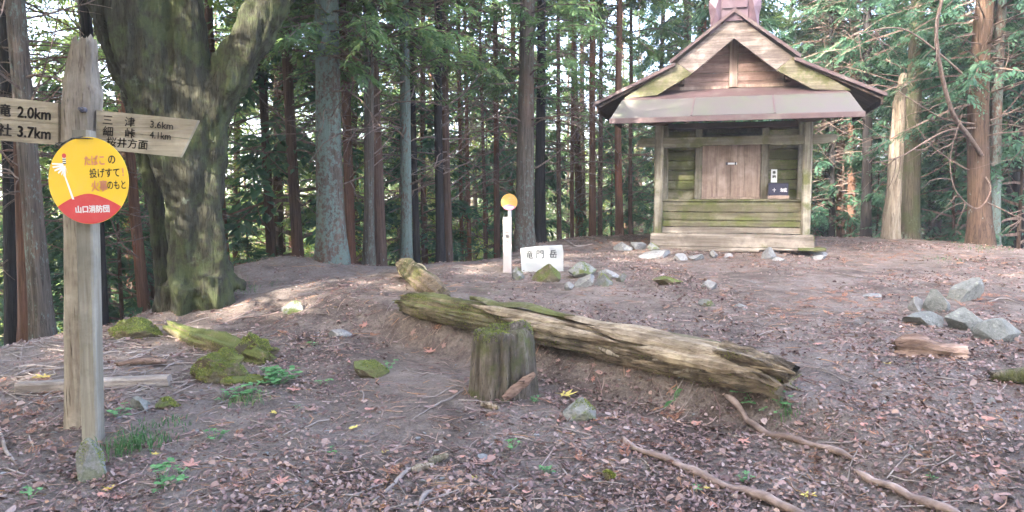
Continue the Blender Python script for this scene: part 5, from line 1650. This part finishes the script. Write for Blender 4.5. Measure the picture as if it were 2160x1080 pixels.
for i in range(900):
    x, y = in_view_xy(rg, 3, 14.5, 1.0)
    if y < 6 and x < 1 and rg.random() < .7: continue
    frond(x, y, rg.uniform(.05, .15), rg.uniform(.015, .035), 6)
mb.add(vs, fs)
tag(link('cedar_litter', mb.mesh('cedar_litter', M['fronds'])), kind='stuff')
mb = MB()
for i in range(420):
    g = G(rg.uniform(-60, 560), rg.uniform(700, 850)) if i % 3 else G(rg.uniform(0, 2160), rg.uniform(620, 1080))
    L = rg.uniform(.10, .38); a = rg.uniform(0, 6.28); w = rg.uniform(.0018, .0045)
    pts = []
    for j in range(5):
        t_ = j / 4 - .5; x = g.x + math.cos(a) * L * t_ + rg.uniform(-.01, .01); y = g.y + math.sin(a) * L * t_ + rg.uniform(-.01, .01)
        pts.append(Vector((x, y, h(x, y) + .006 + rg.uniform(0, .012))))
    tube(mb, pts, [w, w, w, w * .8, w * .5], 4, 0, False)
tag(link('branch_litter', mb.mesh('branch_litter', M['stick'])), kind='stuff')
# pale chips
mb = MB()
for i in range(700):
    x, y = in_view_xy(rg, 2.4, 13.0, 1.2); s = rg.uniform(.006, .016)
    z = h(x, y)
    M4 = Matrix.Translation((x, y, z + .004)) @ Matrix.Rotation(rg.uniform(0, 6), 4, 'Z') @ Matrix.Rotation(rg.uniform(-.5, .5), 4, 'X')
    box(mb, -s, s, -s * .5, s * .6, -.003, .004, M=M4, jit=.003, rng=rg)
tag(link('gravel', mb.mesh('gravel', M['rock_white'])), kind='stuff')

# fallen leaves one can tell apart
def maple(px, py, s_px, mat, label, rot=0.0, oval=False):
    g, nn = G(px, py), None
    z, nn = gn(g.x, g.y)
    s = s_px * g.y / 1600 / 2 / 0.9
    rr = random.Random(int(px * 7 + py))
    pts = []
    if oval:
        for i in range(12):
            a = 2 * math.pi * i / 12; pts.append((math.cos(a) * 1.0, math.sin(a) * .45))
    else:
        for i in range(5):
            a0 = R(-20 + 55 * i) ; L = (0.75, .95, 1.1, .95, .75)[i]
            for da, f in ((-18, .52), (-6, .8), (0, 1.0), (6, .8), (18, .52), (27, .36)):
                pts.append((math.cos(a0 + R(da)) * L * f, math.sin(a0 + R(da)) * L * f))
        pts.append((-.1, -.35)); pts.append((.15, -.4))
    q = nn.to_track_quat('Z', 'Y').to_matrix() @ Matrix.Rotation(rot or rr.uniform(0, 6.28), 3, 'Z')
    vs = [(g.x, g.y, z + .012)]
    for (a, b) in pts:
        v = q @ Vector((a * s, b * s, 0)); curl = rr.uniform(.0, .30) * s * (a * a + b * b)
        vs.append((g.x + v.x, g.y + v.y, z + .014 + v.z + curl))
    n_ = len(pts)
    fs = [(0, i + 1, (i + 1) % n_ + 1) for i in range(n_)]
    m2 = MB(); m2.add(vs, fs)
    # stalk
    v = q @ Vector((0, -s * .9, 0)); tube(m2, [Vector((g.x, g.y, z + .014)), Vector((g.x + v.x, g.y + v.y, z + .02))], [.0015, .001], 3)
    single('fallen_leaf', m2, M[mat], g, label, 'leaf')
LEAVES = [(1005, 985, 62, 'leaf_brown', 'large purplish brown fallen leaf low in the middle of the picture'), (998, 1018, 28, 'leaf_yellow', 'orange fallen leaf just under the large purplish brown one'),
 (620, 828, 38, 'leaf_red', 'salmon pink fallen leaf right of the leafy weeds by the moss mound'), (655, 870, 40, 'leaf_brown', 'brown pink fallen leaf below the salmon one'),
 (402, 990, 46, 'leaf_red', 'reddish fallen leaf right of the mossy rock at the signpost'), (590, 1022, 52, 'leaf_red', 'big pale red fallen leaf near the lower left'),
 (226, 1036, 30, 'leaf_yellow', 'orange yellow fallen leaf at the lower left below the mossy rock'), (250, 1060, 38, 'leaf_red', 'rust red fallen leaf next to the orange yellow one'),
 (1192, 838, 46, 'leaf_yellow', 'yellow green fallen leaf above the angular stone'), (908, 746, 32, 'leaf_red', 'pale red fallen leaf left of the stump'), (935, 738, 20, 'leaf_brown', 'smaller brown fallen leaf next to the pale red one left of the stump'),
 (578, 876, 22, 'leaf_yellow', 'narrow bright yellow fallen leaf left of centre'), (1418, 830, 20, 'leaf_brown', 'brown fallen leaf under the fern'), (1395, 910, 34, 'leaf_brown', 'brown curled fallen leaf between fern and long root'),
 (1565, 935, 32, 'leaf_red', 'orange star shaped fallen leaf above the long root'), (1244, 1015, 30, 'leaf_red', 'pale orange fallen leaf in the lower middle right'), (745, 908, 24, 'leaf_yellow', 'small yellowish fallen leaf below the mossy path rock'),
 (1640, 700, 30, 'leaf_brown', 'pinkish fallen leaf on open ground behind the log end'), (1728, 731, 30, 'leaf_red', 'orange brown fallen leaf on the ground right of the log'), (1872, 772, 16, 'leaf_yellow', 'small yellow leaf below the rotten wood lump'),
 (1700, 1050, 44, 'leaf_yellow', 'pale yellow leaf at the lower right edge of the long root'), (1858, 893, 22, 'leaf_red', 'small orange leaf among brown ones at the right'), (2045, 952, 26, 'leaf_red', 'reddish leaf near the lower right corner'),
 (1610, 1000, 24, 'leaf_brown', 'mauve leaf right of the long root'), (770, 690, 24, 'leaf_red', 'red brown leaf on the upper path near the log'), (470, 905, 26, 'leaf_brown', 'brown leaf between grass tuft and weeds'),
 (810, 960, 20, 'leaf_yellow', 'small ochre leaf in the lower left middle'), (695, 965, 30, 'leaf_brown', 'dull brown leaf in the lower left middle'), (330, 965, 20, 'leaf_yellow', 'ochre leaf right of the mossy rock at the signpost'), (870, 705, 22, 'leaf_brown', 'brown leaf on the bank below the mossy log end'),
 (190, 765, 34, 'leaf_yellow', 'orange leaf in the sun behind the plank'), (95, 800, 44, 'leaf_yellow', 'orange leaf lying behind the left end of the plank'), (1150, 1010, 22, 'leaf_red', 'small red leaf right of the large purplish one'), (1490, 1040, 20, 'leaf_yellow', 'small yellow leaf above the long root bottom')]
for i, (px, py, s, mt, lab) in enumerate(LEAVES):
    maple(px, py, s, mt, lab, 0, i in (11, 16, 19, 26))

# many more dead leaves of leaf size: copies of a few shapes, curled and turned each its own way
def leaf_mesh(seed, kind):
    rr = random.Random(seed); pts = []
    if kind == 0:
        for i in range(5):
            a0 = R(-20 + 55 * i); L = (0.75, .95, 1.1, .95, .75)[i]
            for da, f in ((-17, .5), (0, 1.0), (17, .5), (27, .33)): pts.append((math.cos(a0 + R(da)) * L * f, math.sin(a0 + R(da)) * L * f))
        pts.append((0, -.4))
    else:
        for i in range(10):
            a = 2 * math.pi * i / 10; pts.append((math.cos(a), math.sin(a) * rr.uniform(.38, .6)))
    ax = rr.uniform(0, 3); m2 = MB(); vs = [(0, 0, 0.05)]
    for a, b in pts:
        q = a * math.cos(ax) + b * math.sin(ax)
        vs.append((a, b, .42 * q * q + rr.uniform(-.06, .1)))
    m2.add(vs, [(0, i + 1, (i + 1) % len(pts) + 1) for i in range(len(pts))])
    return m2.mesh('fallen_leaf', M[('leaf_brown', 'leaf_red', 'leaf_brown', 'litter')[seed % 4]])
LM = [leaf_mesh(s_, 0 if s_ % 3 == 0 else 1) for s_ in range(12)]
for i in range(190):
    px_, py_ = rg.uniform(0, 2160), 1090 - 330 * rg.random() ** 1.3
    if 560 < px_ < 1000 and rg.random() < .3: continue
    g = G(px_, py_)
    z, nn = gn(g.x, g.y)
    o = link('fallen_leaf', LM[rg.randrange(12)], None, (g.x, g.y, z + .009))
    o.rotation_euler = (nn.to_track_quat('Z', 'Y').to_matrix() @ Matrix.Rotation(rg.uniform(0, 6.28), 3, 'Z') @ Matrix.Rotation(rg.uniform(-.4, .4), 3, 'X')).to_euler()
    s_ = rg.uniform(.016, .034); o.scale = (s_, s_, s_)
    tag(o, 'curled brown dead leaf, one of many alike strewn over the near ground', 'leaf', 'curled dead leaves strewn over the near ground')

# ------------------------------------------------------------ small plants
def weed(px, py, w_px, n_, label, seed, mat='weed', name='weed', hgt=1.0, leaf=.35):
    g = G(px, py); rr = random.Random(seed)
    s = w_px * g.y / 1600 / 2
    m2 = MB(); e = empty(name, tuple(g), label, 'plant')
    st_ = MB(); lf = MB()
    for i in range(n_):
        a = rr.uniform(0, 6.28); rd = s * rr.random() ** .6
        tip = Vector((g.x + math.cos(a) * rd, g.y + math.sin(a) * rd * 1.1, 0)); tip.z = h(tip.x, tip.y) + s * hgt * rr.uniform(.25, .9)
        b = g.lerp(tip, rr.uniform(0, .5)); b.z = h(b.x, b.y)
        tube(st_, [b, tip], [.0018, .001], 3, 0, False)
        for k in range(3):
            a2 = a + k * 2.1 + rr.uniform(-.3, .3); L = s * leaf * rr.uniform(.7, 1.2); L = max(L, .008)
            d = Vector((math.cos(a2), math.sin(a2), rr.uniform(-.1, .35))); sd_ = Vector((-d.y, d.x, rr.uniform(-.3, .3))) * .42
            dn = Vector((0, 0, -.12 * L))
            lf.add([tuple(tip), tuple(tip + (d * .35 + sd_) * L), tuple(tip + (d * .8 + sd_ * .8) * L), tuple(tip + d * L * 1.05 + dn), tuple(tip + (d * .8 - sd_ * .8) * L), tuple(tip + (d * .35 - sd_) * L)], [(0, 1, 2, 3), (0, 3, 4, 5)])
    part('stem', st_, M['weed'], e); part('leaves', lf, M[mat], e)
WEEDS = [(585, 810, 80, 34, 'leafy bright green weeds right below the broken moss mound'), (520, 838, 60, 18, 'sparse weeds left of the bright green patch'), (455, 925, 50, 9, 'small three leaved weeds above the lower left leaves'),
 (340, 1030, 90, 12, 'round leaved weeds near the bottom left'), (185, 975, 44, 7, 'green sprig growing in front of the mossy rock at the signpost'), (1080, 945, 40, 7, 'small weed below the stump, between two sticks'),
 (1155, 1003, 44, 8, 'small round leaved weed at the bottom centre'), (1128, 850, 30, 8, 'weed growing at the right foot of the stump'), (1128, 815, 20, 5, 'sprig beside the loose bark of the stump'),
 (1650, 868, 46, 10, 'weed growing below the broken end of the log'), (1572, 1025, 40, 8, 'weed just right of the long root low in the picture'), (1463, 1038, 30, 5, 'tiny weed left of the long root near the bottom'),
 (818, 782, 44, 9, 'weed at the right edge of the low mossy path rock'), (685, 815, 34, 6, 'weed on the path below the low mossy rock, left side'), (705, 965, 36, 6, 'small weed in the lower left middle'), (655, 728, 34, 6, 'weed on the upper path above the low mossy rock'),
 (628, 862, 18, 4, 'tiny sprig near the brown pink leaf'), (1575, 835, 60, 14, 'dark leaved creeper on the broken end of the log'), (1560, 790, 26, 5, 'sprig sprouting on top of the broken log end'), (1357, 735, 14, 4, 'tiny sprig growing on the middle of the log'),
 (380, 1000, 40, 5, 'pale weed beside the reddish leaf near the signpost'), (60, 1060, 50, 6, 'weed in the bottom left corner'), (1965, 1012, 26, 4, 'tiny weed near the lower right corner'), (1718, 535, 24, 8, 'green weed at the right front corner of the shrine'),
 (1610, 870, 24, 4, 'tiny weed under the mossy root'), (250, 880, 60, 8, 'faint weeds behind the grass tuft'), (470, 845, 40, 7, 'weeds at the foot of the large moss mound')]
for i, (px, py, w, n_, lab) in enumerate(WEEDS):
    weed(px, py, w, n_, lab, 300 + i)
def fern(px, py, qx, qy, label, seed):
    g = G(px, py); rr = random.Random(seed)
    e = empty('fern', tuple(g), label, 'fern')
    a = g; b = P(qx, qy, g.y - .02); m2 = MB(); n_ = 15
    pts = [a.lerp(b, i / n_) + Vector((0, 0, .03 * math.sin(math.pi * i / n_))) for i in range(n_ + 1)]
    tube(m2, pts, [.002] * len(pts), 3)
    d = (b - a).normalized(); s = d.cross(Vector((0, .8, .6))).normalized(); L0 = (b - a).length * .30
    for i in range(2, n_ + 1):
        l = L0 * (1 - .85 * (i / n_) ** 1.5) * min(1, i / 4)
        for sg in (-1, 1):
            dd = (s * sg + d * .45).normalized(); c = pts[i]
            wv = d * (l * .16)
            m2.add([tuple(c), tuple(c + dd * l * .45 + wv), tuple(c + dd * l), tuple(c + dd * l * .45 - wv)], [(0, 1, 2, 3)])
    part('frond', m2, M['weed'], e)
fern(1400, 840, 1475, 832, 'small fern frond growing out of the bank, pointing right', 1)
fern(1425, 850, 1392, 893, 'small fern frond hanging left below the other one', 2)
fern(1420, 862, 1440, 822, 'short fern frond upright between the two others', 3)
def tuft(px, py, w_px, h_px, n_, label, seed):
    g = G(px, py); rr = random.Random(seed); s = g.y / 1600
    m2 = MB()
    for i in range(n_):
        x = g.x + rr.gauss(0, .28) * w_px * s; y = g.y + rr.gauss(0, .28) * w_px * s
        z = h(x, y); L = h_px * s * rr.uniform(.5, 1.2); a = rr.uniform(0, 6.28)
        d = Vector((math.cos(a), math.sin(a), 0)); w = Vector((-d.y, d.x, 0)) * .0022
        p = Vector((x, y, z)); p1 = p + Vector((0, 0, L * .55)) + d * L * .2; p2 = p + Vector((0, 0, L * rr.uniform(.35, .8))) + d * L * .65
        m2.add([tuple(p - w), tuple(p + w), tuple(p1 + w), tuple(p1 - w), tuple(p2)], [(0, 1, 2, 3), (3, 2, 4)])
    single('grass_tuft', m2, M['grass'], g, label, 'grass tuft')
tuft(282, 945, 110, 42, 240, 'green grass tuft to the right of the mossy rock by the signpost', 1)
tuft(520, 850, 80, 22, 110, 'thin grass tuft below the large moss mound', 2)
tuft(340, 900, 110, 18, 110, 'low sparse grass above the green grass tuft', 3)
tuft(490, 615, 120, 14, 160, 'faint short grass on the path near the forked tree', 4)
tuft(1990, 548, 100, 8, 90, 'yellowish grass patch on the ground in front of the stout orange brown tree', 5)
tuft(2080, 525, 120, 10, 120, 'yellowish grass at the foot of the stout orange brown tree', 6)
tuft(1660, 885, 50, 24, 40, 'few grass blades under the broken end of the log', 7)

# bare curved boughs of the stout cedar at the right
def bough(pts, Y, r0, r1, seed, nsub=5):
    rr = random.Random(seed); m2 = MB()
    sp_ = spline([tuple(P(x, y, Y + dy)) + (r0 + (r1 - r0) * i / (len(pts) - 1),) for i, (x, y, dy) in enumerate(pts)], 6)
    pp = [Vector(s[:3]) for s in sp_]; tube(m2, pp, [s[3] for s in sp_], 6)
    for k in range(nsub):
        j = rr.randint(len(pp) // 3, len(pp) - 2)
        p2, r2_ = bent(rr, pp[j], (rr.uniform(-1, 1), rr.uniform(-.4, .4), rr.uniform(-1, .3)), rr.uniform(.25, .7), .009, 5, -.3, .8)
        tube(m2, p2, r2_, 4, 0, False)
    return m2
big = [o for o in COL.objects if o.get('label', '').startswith('stout orange')][0]
BY_ = big.location.y
inv = None
bpy.context.view_layer.update()
for pts, r0, r1, sd_ in (([(2075, 335, 0), (2045, 290, -.4), (2010, 240, -.8), (1985, 150, -1.1), (1975, 60, -1.4), (1995, -30, -1.6)], .045, .022, 1),
                    ([(2060, 270, 0), (2000, 275, -.4), (1950, 300, -.7), (1900, 330, -.9), (1840, 345, -1.0)], .018, .008, 2),
                    ([(2060, 262, 0), (1990, 250, -.3), (1930, 215, -.5), (1890, 190, -.6)], .016, .006, 3),
                    ([(2070, 360, 0), (2090, 400, -.3), (2060, 440, -.5), (2015, 400, -.7), (2005, 330, -.8), (2030, 240, -.9)], .014, .007, 4),
                    ([(2068, 420, 0), (2110, 440, -.3), (2170, 470, -.5)], .014, .006, 5),
                    ([(2075, 200, 0), (1990, 120, -.3), (1900, 60, -.6), (1800, 75, -.9)], .02, .007, 6)):
    m2 = bough(pts, BY_, r0, r1, sd_)
    mi = big.matrix_world.inverted()
    m2.v = [tuple(mi @ Vector(v)) for v in m2.v]
    link('bough', m2.mesh('bough', M['twig'], True), big)
# pale broken snag
a = math.atan2((1880 - 1080) / 1600, 1.0)
rr_ = lerp_tab(CT, CR, a) + 0.15
x, y = math.sin(a) * rr_, math.cos(a) * rr_
sy = y
b0 = P(1879, 500, y); t0 = P(1903, 160, y)
zb = h(b0.x, y)
wp = y / 1600
snag = empty('dead_tree', (b0.x, y, zb), 'pale broken dead trunk with splintered top right of the shrine', 'dead tree')
vs = []; fs = []; n_ = 18; mb = MB()
pr = [(560, 1877, 20), (520, 1878, 18), (500, 1879, 17.5), (420, 1884, 16), (340, 1889, 14.5), (280, 1892, 13.5), (222, 1897, 12.5), (212, 1899, 11), (180, 1904, 9), (160, 1907, 8), (154, 1908, 4)]
sp_ = spline([tuple(P(q[1], q[0], y)) + (q[2] * wp,) for q in pr], 4)
tube(mb, [Vector(s[:3]) for s in sp_], [s[3] for s in sp_], n_, 0, True, lambda i, a, p: 1 + .28 * noise.noise((math.cos(a) * 3, math.sin(a) * 3, p.z * 1.4)) + .16 * noise.noise((math.cos(a) * 9, math.sin(a) * 9, p.z * 3)))
part('trunk', mb, M['snag'], snag, True)
mb = MB()
for (ax, ay, bx, by) in ((1906, 165, 1932, 190), (1900, 190, 1878, 200), (1908, 160, 1906, 138), (1900, 206, 1925, 212), (1888, 230, 1866, 226), (1912, 250, 1916, 275), (1905, 175, 1930, 165)):
    A, B = P(ax, ay, y), P(bx, by, y - .15); mb2_ = A.lerp(B, .5) + Vector((0, 0, .03))
    tube(mb, [A, mb2_, B], [.012, .008, .004], 4)
part('broken_twigs', mb, M['snag'], snag)

# ------------------------------------------------------------ haze box added to imitate the pale veil over the wood
mb = MB()
box(mb, -360, 360, -320, 360, -45, 26)
hz = link('haze', mb.mesh('haze', bpy.data.materials.new('haze')))
hm = hz.data.materials[0]; hm.use_nodes = True
nt = hm.node_tree; nt.nodes.clear()
ho = nt.nodes.new('ShaderNodeOutputMaterial'); hv = nt.nodes.new('ShaderNodeVolumePrincipled')
hv.inputs['Color'].default_value = (0.93, 0.96, 1.0, 1)
hv.inputs['Density'].default_value = 0.0017
hv.inputs['Anisotropy'].default_value = 0.2
nt.links.new(hv.outputs[0], ho.inputs['Volume'])
tag(hz, kind='stuff')
scene.cycles.volume_bounces = 1
